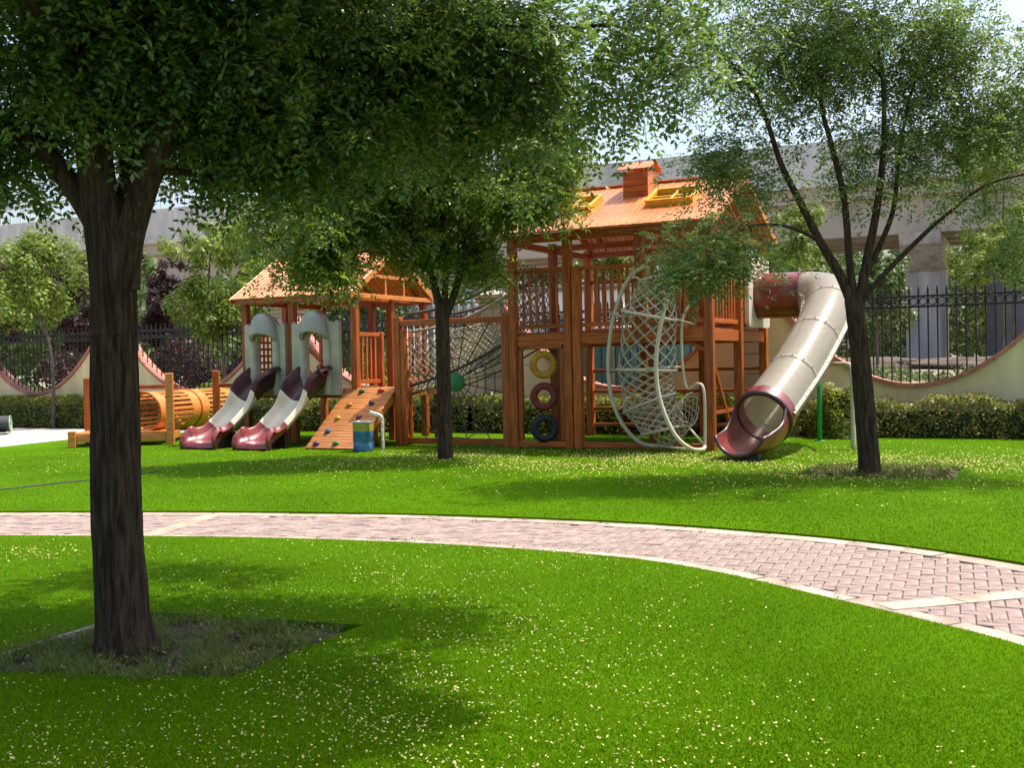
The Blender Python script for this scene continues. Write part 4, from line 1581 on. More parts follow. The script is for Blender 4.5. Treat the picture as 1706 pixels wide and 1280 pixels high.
ramp = thing('climbing_ramp', 'sloping plank climbing ramp with coloured holds beside the right slide', 'climbing ramp', (-3.1, -.7, 0))
r0, r1 = Vector((0, .02, hz - .01)), Vector((0, -1.22, .015))
rd = (r1 - r0)
rl_ = rd.length
RU0, RU1 = -3.68, -2.54
rang = math.atan2(-(r1.z - r0.z), -(r1.y - r0.y))
npk = 11
pm = MB().box((0, 0, 0), (RU1 - RU0, rl_ / npk - .004, .035), ch=.004).mesh('plank', M_ramp)
rm = Matrix.Rotation(math.atan2(r0.z - r1.z, r0.y - r1.y), 4, 'X').to_euler()
for i in range(npk):
    c = r0 + rd * (i + .5) / npk
    piece(pm, 'plank', ramp, ((RU0 + RU1) / 2 - .10 * (i + .5) / npk, c.y, c.z), rm)
for u in (RU0 + .05, RU1 - .04):
    part(MB().beam((u, r0.y + .02, r0.z - .085), (u - .08, r1.y + .10, r1.z + .02), .05, .13), 'stringer', M_orange, ramp)
part(MB().box((RU1 - .07, -.40, .33), (.06, .10, .66), ch=.008), 'leg', M_orange, ramp)
part(MB().box((RU0 + .12, -.40, .33), (.06, .10, .66), ch=.008), 'leg', M_orange, ramp)
nrm = Vector((0, rd.z, -rd.y)).normalized()
if nrm.z < 0:
    nrm = -nrm
HOLD = [((.36, .07), (0.01, .10, .03)), ((.74, .06), (.45, .015, .015)), ((.30, .30), (.50, .16, .02)), ((.72, .27), (.06, .03, .10)), ((.25, .52), (.45, .28, .02)),
        ((.66, .50), (.22, .02, .08)), ((.24, .74), (.01, .08, .22)), ((.18, .94), (.05, .03, .10)), ((.56, .93), (.01, .16, .05))]
for k, ((a, b), c) in enumerate(HOLD):
    m = mat('hold_colour_%s' % 'abcdefghi'[k], c, .4, .15, 9)
    p = r0 + rd * b + Vector((RU0 + (RU1 - RU0) * a - .10 * b, 0, 0)) + nrm * .02
    mb = MB()
    q_ = nrm.to_track_quat('Z', 'Y').to_matrix()
    rows = []
    for i in range(5):
        e = i / 4 * math.pi / 2
        rows.append([p + q_ @ Vector((.065 * math.cos(e) ** .6 * math.cos(x) * (1 + .12 * math.sin(2 * x + k)), .052 * math.cos(e) ** .6 * math.sin(x), .05 * math.sin(e))) for x in np.linspace(0, 2 * math.pi, 13)[:-1]])
    mb.grid(rows, True, True)
    part(mb, 'climbing_hold', m, ramp)

# ------------------------------------------------------------------ paint tins by the ramp
def tin(u, v, w, h, label, m_body, m_band, rot, extra=None):
    t = thing('paint_tin', label, 'tin', (u, v, 0), group='paint tins left by the ramp')
    rm = Matrix.Rotation(rot, 3, 'Z')

    def ring_(z, hw):
        pts = []
        for qx, qy in ((1, 1), (-1, 1), (-1, -1), (1, -1)):
            for k in range(4):
                a = math.atan2(qy, qx) - math.pi / 4 + k / 3 * math.pi / 2
                pts.append(Vector((u, v, z)) + rm @ Vector((qx * (hw - .035) + .035 * math.cos(a), qy * (hw - .035) + .035 * math.sin(a), 0)))
        return pts
    hw = w / 2
    part(MB().grid([ring_(.005, hw - .008), ring_(.02, hw), ring_(h * .30, hw), ring_(h * .31, hw - .004), ring_(h * .32, hw), ring_(h * .68, hw)], True, True), 'body', m_body, t)
    part(MB().grid([ring_(h * .68, hw + .001), ring_(h * .72, hw + .001), ring_(h * .96, hw + .001)], True, True), 'band', m_band, t)
    mb = MB().grid([ring_(h * .955, hw + .006), ring_(h * .985, hw + .008), ring_(h, hw + .002), ring_(h, hw - .02), ring_(h * .95, hw - .02)], True, True)
    part(mb, 'rim', M_tin_s, t)
    part(MB().add(ring_(h * .93, hw - .005), [tuple(range(16))]), 'contents', M_drip, t)
    if extra:
        extra(t)


tin(-2.36, -1.36, .32, .54, 'blue and yellow-green paint tin at the foot of the climbing ramp', M_tin, M_tin_y, R(20))
bp_ = thing('bent_pipe', 'thin paint-spattered white pipe with bent top standing beside the blue tin', 'pipe', (-2.13, -1.10, 0))
part(MB().tube(smooth_path([(-2.13, -1.10, 0), (-2.13, -1.10, .35), (-2.13, -1.10, .56), (-2.17, -1.11, .63), (-2.25, -1.12, .655), (-2.36, -1.14, .69)], 5), .03, 10), 'shaft', M_drip, bp_)
kb = MB()
for k in range(12):
    kb.knot((-2.13 + random.uniform(-.02, .02), -1.13 + random.uniform(-.01, .02), .05 + k * .045), random.uniform(.012, .024))
part(kb, 'paint_blobs', M_drip, bp_)

# ------------------------------------------------------------------ wooden crawl tunnel and low platform (turned to face the view)
tb = Vector((-7.70, 23.0, 0))
tax = Vector((.19, .982, 0)).normalized()
tsd = Vector((tax.y, -tax.x, 0))
tun = thing('crawl_tunnel', 'round slatted wooden crawl tunnel left of the slides', 'crawl tunnel', tuple(tb), 'w')
tr_, tcz = .43, .66


def tpt(a, d, r):
    return tb + tax * d + tsd * (r * math.cos(a)) + Vector((0, 0, tcz + r * math.sin(a)))


for k in range(2):
    d0_, d1_ = .05 + k * 1.85, 1.85 + k * 1.85
    for (a, b) in ((d0_, d0_ + .38), (d1_ - .38, d1_)):
        P, Q = [], []
        for d in (a, b):
            P.append([tpt(x, d, tr_) for x in np.linspace(0, 2 * math.pi, 33)[:-1]])
            Q.append([tpt(x, d, tr_ - .03) for x in np.linspace(0, 2 * math.pi, 33)[:-1]])
        mb = MB().grid(P, True, True).grid([Q[1], Q[0]], True, True).grid([Q[0], P[0]], False, True).grid([P[1], Q[1]], False, True)
        part(mb, 'barrel_band', M_orange, tun)
    for j in range(24):
        an = 2 * math.pi * (j + .5) / 24
        p, q = tpt(an, d0_ + .30, tr_ - .015), tpt(an, d1_ - .30, tr_ - .015)
        up = (tsd * math.cos(an) + Vector((0, 0, math.sin(an))))
        part(MB().beam(p, q, .058, .028, up=up), 'slat', M_orange, tun)
for d in (.02, 1.87, 3.72):
    part(MB().tube([tpt(x, d, tr_ + .005) for x in np.linspace(0, 2 * math.pi, 33)[:-1]], .022, 8, closed=True), 'rim', M_rail, tun)

pf = thing('low_platform', 'low wooden platform with posts at the mouth of the crawl tunnel', 'platform', (-8.0, 22.9, 0), 'w')
ex_ = Vector((.988, .155, 0)); ey_ = Vector((-.155, .988, 0))
pA = Vector((-8.95, 22.45, 0))


def pp(a, b, z):
    return pA + ex_ * a + ey_ * b + Vector((0, 0, z))


def wpost(a, b, z0, z1, w=.15):
    m = Matrix((ex_, ey_, Vector((0, 0, 1)))).transposed()
    part(MB().box(pp(a, b, (z0 + z1) / 2), (w, w, z1 - z0), m, .012), 'post', M_orange if b < .3 else M_post, pf)


wpost(.03, 0, 0, .33); wpost(1.95, .02, 0, 1.47); wpost(2.72, 1.55, 0, 1.5); wpost(.1, 1.2, 0, 1.4)
part(MB().beam(pp(.11, 0, .17), pp(1.87, 0, .17), .06, .15), 'beam', M_orange, pf)
part(MB().beam(pp(.11, 1.2, .17), pp(1.95, 1.2, .17), .06, .15), 'beam', M_orange, pf)
part(MB().beam(pp(1.95, .1, .17), pp(1.95, 1.2, .17), .06, .15), 'beam', M_orange, pf)
part(MB().beam(pp(.03, .08, .17), pp(.03, 1.2, .17), .06, .15), 'beam', M_orange, pf)
for i in range(9):
    part(MB().beam(pp(.06, .06 + i * .13, .265), pp(1.87, .06 + i * .13, .265), .122, .03), 'board', M_orange, pf)
part(MB().beam(pp(.1, 1.28, 1.18), pp(1.95, 1.28, 1.18), .05, .08), 'handrail', M_rail, pf)
part(MB().beam(pp(2.76, 1.5, 1.17), pp(3.45, 1.62, 1.17), .05, .09), 'handrail', M_rail, pf)

# ------------------------------------------------------------------ exercise bar and green pole, roll of turf
eb = thing('tube_bar', 'beige bent tube bar behind the right tree trunk', 'exercise bar', (5.75, .75, 0))
part(MB().tube(smooth_path([(5.76, .72, 0), (5.76, .72, .8), (5.76, .72, 1.22), (5.74, .80, 1.34), (5.64, .95, 1.38), (5.4, 1.6, 1.38), (5.0, 2.4, 1.38)], 6), .042, 12), 'tube', M_tube, eb)
gp = thing('green_post', 'green metal post standing on the lawn before the hedge', 'post', (4.85, 2.5, 0))
part(MB().tube([(4.85, 2.5, 0), (4.85, 2.5, 1.0), (4.85, 2.5, 1.38)], .042, 12), 'pole', M_gpole, gp)
part(MB().lathe([(0, .012), (.09, .012), (.09, 0)], (4.85, 2.5, 0), 14), 'base_plate', M_gpole, gp)

rt = Vector((-12.95, 28.6, 0))
trl = thing('turf_roll', 'rolled-up dark turf sheet lying on the plaza at the left edge', 'turf roll', tuple(rt), 'w')
pts = []
for i in range(70):
    a = i * .24
    r = .235 - i * .0028
    pts.append((r * math.cos(-a + 4.6), .245 + r * math.sin(-a + 4.6)))
flap = [(.62, .045), (.50, .05), (.38, .05), (.25, .035), (.1, .02)]
prof2 = flap + pts
rows = []
P0 = [rt + Vector((a, -.1 + .0, b)) for a, b in prof2]
rows = []
ax_ = Vector((-.95, -.25, 0))
P = [[rt + Vector((a * .25 - .0, -a * .95, 0)) + Vector((0, 0, b)) for a, b in prof2], [rt + Vector((a * .25, -a * .95, 0)) + Vector((0, 0, b)) + ax_ * 2.2 for a, b in prof2]]
part(MB().grid(P), 'sheet', M_turfroll, trl)
part(MB().tube(P[0], .014, 5), 'sheet_edge', M_palegreen, trl)


# ------------------------------------------------------------------ leaves
def compound_leaves(pos, dirs, n_pairs, length, ll, lw, droop=.35, spread=1.0, seed=1):
    """pinnate leaves: pos (N,3), dirs (N,3); returns quads of all leaflets (M*4,3)"""
    g = np.random.default_rng(seed)
    N_ = len(pos)
    d = unit(dirs)
    rnd = g.normal(size=(N_, 3)); rnd[:, 2] += 2.2
    side = unit(np.cross(d, rnd))
    nor = unit(np.cross(side, d))
    Ls = length * g.uniform(.7, 1.2, (N_, 1))
    out = []
    slots = [(t, sg) for t in np.linspace(.22, .95, n_pairs) for sg in (-1, 1)] + [(1.0, 0)]
    for t, sg in slots:
        t_ = t + g.uniform(-.03, .03, (N_, 1))
        base = pos + d * Ls * t_ - np.array([[0, 0, 1.]]) * Ls * droop * t_ ** 2
        ang = g.normal(0, .22, (N_, 1))
        if sg:
            dr = side * sg * (1.0 + .2 * ang) + d * (.45 + ang) + nor * g.normal(0.0, .25, (N_, 1))
        else:
            dr = d - np.array([[0, 0, 1.]]) * droop
        dr[:, 2:3] -= .15
        dr = unit(dr)
        pn = unit(nor + g.normal(0, .35, (N_, 3)))
        wv = unit(np.cross(dr, pn))
        l_ = ll * g.uniform(.75, 1.2, (N_, 1)); w_ = lw * g.uniform(.8, 1.15, (N_, 1))
        fold = np.cross(wv, dr) * w_ * .22
        q = np.stack([base, base + dr * l_ * .48 + wv * w_ * .5 + fold, base + dr * l_, base + dr * l_ * .48 - wv * w_ * .5 + fold], axis=1)
        out.append(q)
    return np.concatenate(out).reshape(-1, 3)


def blobs(pos, size, seed=1, up=.6, aspect=.6):
    """single simple leaves: quads with random facing"""
    g = np.random.default_rng(seed)
    N_ = len(pos)
    n = g.normal(size=(N_, 3)); n[:, 2] += up; n = unit(n)
    a = unit(np.cross(n, g.normal(size=(N_, 3))))
    b = np.cross(n, a)
    s = size * g.uniform(.6, 1.3, (N_, 1))
    q = np.stack([pos - a * s * .5, pos + b * s * aspect * .5, pos + a * s * .5, pos - b * s * aspect * .5], axis=1)
    return q.reshape(-1, 3)


def sample_lobes(lobes, n, seed, hollow=.35):
    """points in a union of ellipsoids, volume weighted, thinner in the core"""
    g = np.random.default_rng(seed)
    vol = np.array([l[1][0] * l[1][1] * l[1][2] * (l[2] if len(l) > 2 else 1) for l in lobes])
    pick = g.choice(len(lobes), n, p=vol / vol.sum())
    d = unit(g.normal(size=(n, 3)))
    r = g.uniform(hollow ** 3, 1, (n, 1)) ** (1 / 3)
    c = np.array([tuple(l[0]) for l in lobes])[pick]
    s = np.array([l[1] for l in lobes])[pick]
    return c + d * r * s


class Tree:
    def __init__(self, name, label, base, group=None, bark=None, cat='tree'):
        self.root = thing(name, label, cat, tuple(base), 'w', group)
        self.nodes = []          # (pos, radius)
        self.wood = MB()
        self.bark = bark or M_bark

    def limb(self, pts, r0, r1, n=10, smooth_n=5, wob=.0, start_flare=1.0, ridge=0.0):
        ps = smooth_path(pts, smooth_n)
        k = len(ps)
        rs = []
        for i in range(k):
            f = i / (k - 1)
            r = r0 + (r1 - r0) * f
            if start_flare > 1:
                r *= 1 + (start_flare - 1) * max(0, 1 - f * 7) ** 2
            rs.append(r)
        if wob:
            ps = [p + Vector((random.uniform(-wob, wob), random.uniform(-wob, wob), 0)) for p in ps]
        end = ps[-1]; dr_ = (ps[-1] - ps[-2]).normalized()
        pe = ps + [end + dr_ * rs[-1] * .45, end + dr_ * rs[-1] * .8]
        o0 = len(self.wood.v)
        self.wood.tube(pe, rs + [rs[-1] * .85, rs[-1] * .4], n)
        if ridge:                                   # furrowed bark: ridges that wander, fork and break
            for i, c in enumerate(pe):
                for j in range(n):
                    v = Vector(self.wood.v[o0 + i * n + j]); a = 2 * math.pi * j / n; z = c.z
                    w = a + .10 * math.sin(z * 2.3 + a) + .05 * math.sin(z * 7 + 3 * a)
                    h = abs(math.sin(w * 9 + .8 * math.sin(z * 3.1 + 2 * a))) * .6 + abs(math.sin(w * 17 + z * 1.7)) * .4
                    h -= .35 * max(0, math.sin(z * 9 + 5 * a)) * abs(math.sin(a * 6 + z * 4))
                    root = .030 * max(0, 1 - (z + .05) / .28) ** 2 * (.6 + .8 * math.sin(a * 5 + 1))
                    d = (v - c)
                    self.wood.v[o0 + i * n + j] = tuple(c + d * (1 + (ridge * (h - .5) + root) / max(d.length, .02)))
        for p, r in zip(ps, rs):
            self.nodes.append((p, r))
        return ps

    def connect(self, clumps, rmax=.03, rmin=.004, maxlen=9, n=5):
        """grow twigs from the skeleton out to every clump, nearest first"""
        P = np.array([tuple(p) for p, r in self.nodes])
        Rr = np.array([r for p, r in self.nodes])
        C = np.array(clumps)
        order = np.argsort([np.min(np.linalg.norm(P - c, axis=1)) for c in C])
        for i in order:
            c = C[i]
            dist = np.linalg.norm(P - c, axis=1) + np.maximum(0, P[:, 2] - c[2]) * .6
            j = int(np.argmin(dist))
            p = Vector(P[j]); q = Vector(c)
            L_ = (q - p).length
            if L_ > maxlen or L_ < .05:
                continue
            r0 = min(Rr[j] * .6, rmax, .008 + L_ * .012)
            r0 = max(r0, rmin)
            mid = p.lerp(q, .5) + Vector((random.uniform(-1, 1), random.uniform(-1, 1), random.uniform(-.2, 1.1))) * L_ * .13
            ps = [p, p.lerp(mid, .5) + Vector((0, 0, L_ * .03)), mid, mid.lerp(q, .5), q]
            rs = [r0, r0 * .85, r0 * .7, r0 * .5, rmin]
            self.wood.tube(ps, rs, n, cap=False)
            newp = np.array([tuple(x) for x in ps[1:]])
            P = np.concatenate([P, newp]); Rr = np.concatenate([Rr, np.array(rs[1:])])

    def finish(self, leafverts, m, k=4, crown='crown'):
        part(self.wood, 'trunk', self.bark, self.root)
        b = np.array(tuple(BASE[self.root.name]))
        me = fast_mesh(crown, leafverts - b, k, m)
        o = bpy.data.objects.new(crown, me)
        col.objects.link(o)
        o.parent = self.root
        return o


def boughs(lobes, nb, per, spread, seed):
    """leaf clumps gathered on boughs, so that gaps stay between them"""
    g = np.random.default_rng(seed + 500)
    B = sample_lobes(lobes, nb, seed, .1)
    return np.repeat(B, per, axis=0) + g.normal(0, 1, (nb * per, 3)) * np.array([spread, spread, spread * .5])


def leaves_at(clumps, per, rad, n_pairs, length, ll, lw, seed, droop=.35):
    g = np.random.default_rng(seed)
    C = np.repeat(np.asarray(clumps), per, axis=0)
    d = unit(g.normal(size=C.shape) * np.array([1, 1, .65]))
    pos = C + d * rad * g.uniform(.05, 1, (len(C), 1)) ** .6
    dirs = d + g.normal(0, .45, C.shape)
    dirs[:, 2] -= .15
    return compound_leaves(pos, dirs, n_pairs, length, ll, lw, droop, seed=seed + 1)


# ---- the big tree in the foreground
big_base = Vector((-2.14, 6.0, 0))
T = Tree('pagoda_tree', 'large dark-trunked tree in the left foreground with spreading crown', big_base)
f0 = at(205, 420, 6.0)
T.limb([big_base + Vector((.01, 0, -.05)), big_base + Vector((0, 0, .3)), at(196, 900, 6), at(192, 700, 6), at(190, 550, 6), at(187, 430, 6), at(176, 350, 6)], .142, .105, 96, 22, 0, 1.22, ridge=.016)
T.limb([at(190, 560, 6), at(186, 470, 6), at(172, 370, 6.0), at(150, 200, 5.95), at(140, 40, 5.9), at(120, -200, 5.8), at(100, -420, 5.7)], .122, .05, 64, 14, 0, ridge=.013)
T.limb([at(205, 480, 6), at(215, 400, 5.98), at(245, 300, 5.95), at(290, 180, 5.95), at(350, 20, 6.0), at(430, -150, 6.2), at(520, -300, 6.3)], .085, .035, 48, 10, 0, ridge=.009)
T.limb([at(175, 400, 6), at(120, 310, 6.05), at(60, 240, 6.1), at(-20, 190, 6.2), at(-160, 120, 6.3)], .065, .04, 12, 5)
T.limb([at(205, 430, 6.02), at(218, 300, 6.1), at(222, 100, 6.3), at(240, -80, 6.5), at(280, -300, 6.8)], .075, .035, 12, 5)
T.limb([at(280, 200, 5.96), at(400, 130, 6.3), at(560, 100, 6.7), at(720, 110, 7.0), at(880, 60, 7.1), at(1010, 40, 7.0)], .035, .012, 8, 5)
T.limb([at(232, 60, 6.3), at(420, -30, 6.8), at(650, 10, 7.3), at(820, 120, 7.4), at(930, 190, 7.2)], .035, .01, 8, 5)
T.limb([at(150, 100, 5.95), at(60, 20, 5.3), at(0, -80, 4.9)], .04, .015, 8, 5)
T.limb([at(150, 150, 5.97), at(180, 0, 7.0), at(220, -60, 8.0), at(260, -80, 8.8)], .04, .012, 8, 5)
T.limb([at(250, 285, 5.95), at(330, 290, 6.2), at(400, 320, 6.4)], .025, .008, 7, 5)


def lobe(px, py, Y, r, w=1.0):
    rr = r if isinstance(r, tuple) else (r, r * 1.05, r * .8)
    return (at(px, py, Y), rr, w)


big_lobes = [lobe(40, 110, 5.9, (.55, .6, .40)), lobe(20, 250, 6.2, (.30, .4, .13), .7), lobe(110, 330, 6.4, (.14, .2, .14), .8), lobe(250, 60, 6.4, (.7, .9, .45)), lobe(330, 190, 6.4, (.55, .6, .4)),
             lobe(330, 325, 6.25, (.28, .3, .14), 2.2), lobe(470, 130, 6.6, (.7, .8, .5), 1.2), lobe(560, 225, 6.6, (.35, .4, .18), 1.1), lobe(660, 90, 7.0, (.75, .7, .5), .85),
             lobe(725, 225, 7.0, (.30, .35, .18), 1.0), lobe(850, 120, 7.0, (.60, .5, .42), .8), lobe(950, 180, 7.1, (.36, .35, .24), .9), lobe(1010, 70, 7.0, (.48, .45, .40), .8), lobe(1085, 120, 7.0, (.20, .28, .26)),
             lobe(720, 315, 6.9, (.1, .15, .12), 1.2), lobe(460, 270, 6.6, (.3, .35, .12), 1.2),
             # unseen above the frame, placed and weighted to shade the lawn and leaves
             (Vector((-2.7, 6.0, 4.5)), (1.7, 1.6, .75), .8), (Vector((-2.2, 6.2, 5.5)), (1.8, 1.5, .6), .6), (Vector((-1.5, 6.3, 4.6)), (.9, 1.3, .5), .9),
             (Vector((-3.6, 5.6, 4.2)), (1.3, 1.3, .7), .7), (Vector((-1.2, 5.1, 4.2)), (1.0, .7, .4), 2.0), (Vector((-.15, 5.3, 4.25)), (.9, .7, .35), 3.0), (Vector((.85, 5.6, 4.3)), (.55, .6, .3), 3.0),
             (Vector((-1.6, 7.2, 5.0)), (1.0, 1.0, .4), .6), (Vector((-.5, 8.6, 5.0)), (1.1, .5, .3), .8), (Vector((-2.2, 4.4, 4.2)), (1.0, .7, .4), 1.2)]
clumps = boughs(big_lobes, 500, 7, .18, 11)
clumps = clumps[(clumps[:, 2] > 2.1)]
T.connect(clumps, .028, .004)
lv = leaves_at(clumps, 17, .22, 5, .20, .050, .024, 21)
T.finish(lv, M_leaf_big)

# ---- the tree in front of the web frame
mid_base = Vector((-1.096, 17.82, 0))
T = Tree('pagoda_tree', 'slim tree standing before the rope web frame', mid_base)
ym = 17.8
T.limb([mid_base + Vector((0, 0, -.05)), at(741, 720, ym), at(739, 640, ym), at(738, 560, ym), at(737, 510, ym)], .128, .105, 14, 6, .004, 1.15)
T.limb([at(736, 530, ym), at(722, 470, ym), at(705, 425, ym), at(672, 370, ym - .1), at(640, 330, ym - .2), at(600, 300, ym - .3)], .075, .02, 10, 6)
T.limb([at(739, 530, ym), at(742, 470, ym + .05), at(741, 420, ym + .1), at(736, 350, ym + .2), at(735, 290, ym + .2)], .062, .02, 10, 6)
T.limb([at(742, 530, ym), at(760, 480, ym), at(772, 430, ym), at(785, 370, ym - .1), at(815, 310, ym - .2), at(860, 260, ym - .3)], .068, .02, 10, 6)
T.limb([at(770, 440, ym), at(800, 410, ym + .3), at(850, 380, ym + .5), at(930, 360, ym + .5), at(990, 345, ym + .4)], .03, .008, 7, 6)
T.limb([at(716, 455, ym), at(680, 430, ym - .5), at(620, 420, ym - .9), at(560, 420, ym - 1.1)], .03, .008, 7, 6)
T.limb([at(740, 430, ym), at(760, 390, ym - .8), at(770, 350, ym - 1.4)], .03, .008, 7, 6)
mid_lobes = [lobe(545, 400, ym - .6, (.80, .8, .38), 1.2), lobe(530, 440, ym - .8, (.50, .5, .28), 1.2), lobe(470, 370, ym - .3, (.45, .5, .28)), lobe(600, 330, ym, (.8, .9, .45)),
             lobe(690, 390, ym, (.75, .9, .40), .9), lobe(700, 300, ym + .2, (1.0, 1.1, .6), .9), lobe(790, 420, ym, (.40, .6, .35), .9), lobe(830, 330, ym, (.75, .9, .45)), lobe(920, 345, ym, (.50, .6, .26), .9),
             lobe(985, 350, ym + .2, (.22, .3, .16)), lobe(890, 270, ym, (.6, .7, .35), .7), lobe(740, 200, ym + .2, (1.3, 1.3, .5), .45), lobe(560, 260, ym, (.8, 1, .4), .5)]
clumps = boughs(mid_lobes, 105, 6, .19, 12)
T.connect(clumps, .03, .005)
lv = leaves_at(clumps, 17, .26, 4, .27, .092, .040, 22)
T.finish(lv, M_leaf_mid)

# ---- the tree on the right
rb = Vector((4.552, 14.16, 0))
T = Tree('pagoda_tree', 'branching tree on the right with open crown over the tube slide', rb)
yr = 14.15
T.limb([rb + Vector((0, 0, -.05)), at(1445, 730, yr), at(1437, 640, yr), at(1430, 560, yr), at(1422, 500, yr)], .135, .108, 64, 16, 0, 1.15, ridge=.014)
T.limb([at(1424, 520, yr), at(1400, 460, yr), at(1365, 400, yr - .05), at(1332, 335, yr - .1), at(1300, 270, yr - .1), at(1270, 180, yr - .1), at(1228, 115, yr - .1), at(1175, 70, yr - .2)], .070, .012, 12, 6)
T.limb([at(1424, 520, yr), at(1415, 430, yr + .05), at(1406, 330, yr + .1), at(1385, 240, yr + .1), at(1368, 165, yr + .1), at(1380, 60, yr + .1), at(1390, -40, yr + .1)], .056, .012, 12, 6)
T.limb([at(1428, 520, yr), at(1445, 430, yr), at(1462, 340, yr), at(1472, 240, yr - .1), at(1470, 130, yr - .1), at(1450, 20, yr - .1)], .070, .014, 12, 6)
T.limb([at(1436, 470, yr), at(1470, 400, yr + .1), at(1490, 340, yr + .2), at(1500, 240, yr + .3), at(1530, 120, yr + .3), at(1590, 20, yr + .3)], .044, .011, 10, 6)
T.limb([at(1428, 510, yr), at(1475, 455, yr - .1), at(1540, 390, yr - .2), at(1580, 355, yr - .3), at(1640, 310, yr - .4), at(1706, 290, yr - .4)], .042, .010, 10, 6)
T.limb([at(1370, 405, yr), at(1320, 380, yr - .4), at(1260, 375, yr - .8), at(1200, 400, yr - 1.1)], .028, .008, 7, 6)
T.limb([at(1368, 170, yr), at(1330, 120, yr + .2), at(1300, 110, yr + .3)], .022, .008, 7, 5)
T.limb([at(1470, 130, yr), at(1420, 70, yr), at(1380, 20, yr)], .022, .008, 7, 5)
right_lobes = [lobe(1180, 455, yr - 1.0, (.52, .5, .52), 1.1), lobe(1215, 420, yr - .9, (.38, .5, .44), 1.1), lobe(1150, 395, yr - .9, (.38, .4, .30), 1.0), lobe(1265, 505, yr - 1.0, (.10, .15, .07), 1.0),
               lobe(1262, 330, yr - .5, (.26, .35, .2), 1.0), lobe(1200, 230, yr, (.46, .6, .62), 1.3), lobe(1240, 80, yr, (.75, .8, .5), 1.2), lobe(1140, 110, yr, (.35, .5, .45), .9),
               lobe(1330, 130, yr + .2, (.45, .6, .5), 1.1), lobe(1290, 240, yr + .2, (.3, .4, .35), .8), lobe(1400, 60, yr, (.8, .9, .45), 1.2), lobe(1435, 260, yr + .2, (.36, .5, .5), 1.2), lobe(1530, 230, yr + .3, (.50, .6, .55), 1.2), lobe(1560, 90, yr + .2, (.75, .8, .6), 1.1),
               lobe(1650, 180, yr, (.55, .8, .7), .9), lobe(1640, 300, yr - .3, (.5, .6, .3), .8), lobe(1690, 380, yr - .3, (.35, .6, .35), .9), lobe(1730, 440, yr - .2, (.35, .5, .25), .8), lobe(1550, 320, yr, (.3, .3, .2), 1.0),
               lobe(1300, -60, yr, (1.3, 1.3, .6), .3), lobe(1500, -70, yr, (1.4, 1.4, .7), .3), lobe(1750, 150, yr, (.8, 1, 1.0), .4)]
clumps = boughs(right_lobes, 175, 5, .23, 13)
T.connect(clumps, .026, .004)
lv = leaves_at(clumps, 11, .24, 4, .23, .074, .026, 23)
T.finish(lv, M_leaf_right)


# ---- trees beyond the wall
def small_tree(name, label, px, Y, ytop, ybot, wpx, m, n, leaf, bark=M_bark2, trunk_px=None, seed=1, group=None, stems=1):
    g0 = ground_at(trunk_px or px, Y)
    t = Tree(name, label, g0, group, bark)
    random.seed(seed)
    top, bot = at(px, ytop, Y), at(px, ybot, Y)
    cz_, hh = (top.z + bot.z) / 2, (top.z - bot.z) / 2
    w = wpx / F * Y / 2
    r0 = .05 + hh * .012
    for k in range(stems):
        off = Vector((random.uniform(-.3, .3), random.uniform(-.3, .3), 0)) * (1 if stems > 1 else 0)
        t.limb([g0 + off * .3 + Vector((0, 0, -.1)), g0 + off * .6 + Vector((0, 0, (cz_ - g0.z) * .5)), Vector((bot.x, Y, cz_ - hh * .4)) + off, Vector((top.x, Y, cz_ + hh * .6)) + off * 1.5], r0, .015, 8, 4)
    lobes = []
    for i in range(11):
        a, b = random.uniform(0, 2 * math.pi), random.uniform(-.75, .8)
        rr = random.uniform(.25, .65)
        c = Vector((top.x + w * .75 * rr * 1.3 * math.cos(a), Y + w * .7 * rr * math.sin(a), cz_ + hh * b))
        s = w * random.uniform(.36, .6)
        lobes.append((c, (s, s, min(s * .8, hh * .6))))
    cl_ = sample_lobes(lobes, max(30, n // 90), seed, .1)
    t.connect(cl_, .03, .006, n=4)
    g = np.random.default_rng(seed)
    C = np.repeat(cl_, 90, axis=0)
    pos = C + unit(g.normal(size=C.shape)) * g.uniform(0, 1, (len(C), 1)) ** .5 * w * .20
    t.finish(blobs(pos, leaf, seed, .8, .55), m)


YB = 30
small_tree('garden_tree', 'light green tree behind the wall at the far left', 60, 31, 385, 545, 230, M_leaf_light, 9000, .13, trunk_px=86, seed=31)
small_tree('garden_tree', 'bright green leafy tree behind the wall left of the playhouse', 350, 29, 372, 560, 190, M_leaf_light, 10000, .12, trunk_px=372, seed=32)
small_tree('garden_tree', 'green tree behind the playhouse roof', 430, 32, 375, 520, 150, M_leaf_bg, 7000, .12, seed=33)
small_tree('plum_tree', 'purple-leaved plum tree behind the fence right of the big trunk', 268, 33, 420, 590, 120, M_leaf_purple, 7000, .12, seed=34)
small_tree('plum_tree', 'purple-leaved plum tree behind the fence left of the big trunk', 140, 33, 430, 620, 150, M_leaf_purple, 8000, .12, seed=35)
small_tree('plum_tree', 'purple-leaved plum tree cut by the left edge of the picture', 0, 33, 440, 630, 140, M_leaf_purple, 7000, .12, seed=36)
small_tree('garden_tree', 'olive green tree above the purple plums', 205, 38, 380, 470, 170, M_leaf_bg, 6000, .15, seed=37)
small_tree('garden_tree', 'green tree behind the playhouse gable', 620, 31, 420, 560, 170, M_leaf_bg, 6000, .12, seed=38, stems=2)
small_tree('garden_tree', 'green tree seen through the tower above the deck rail', 1020, 30, 385, 470, 130, M_leaf_light, 5000, .11, seed=39)
small_tree('garden_tree', 'green tree behind the maroon neck of the tube slide', 1320, 42, 420, 560, 150, M_leaf_bg, 7000, .16, seed=40)
small_tree('garden_tree', 'dark green tree between the right trunk and the viaduct pier', 1462, 44, 415, 590, 140, M_leaf_bg, 8000, .16, seed=41)
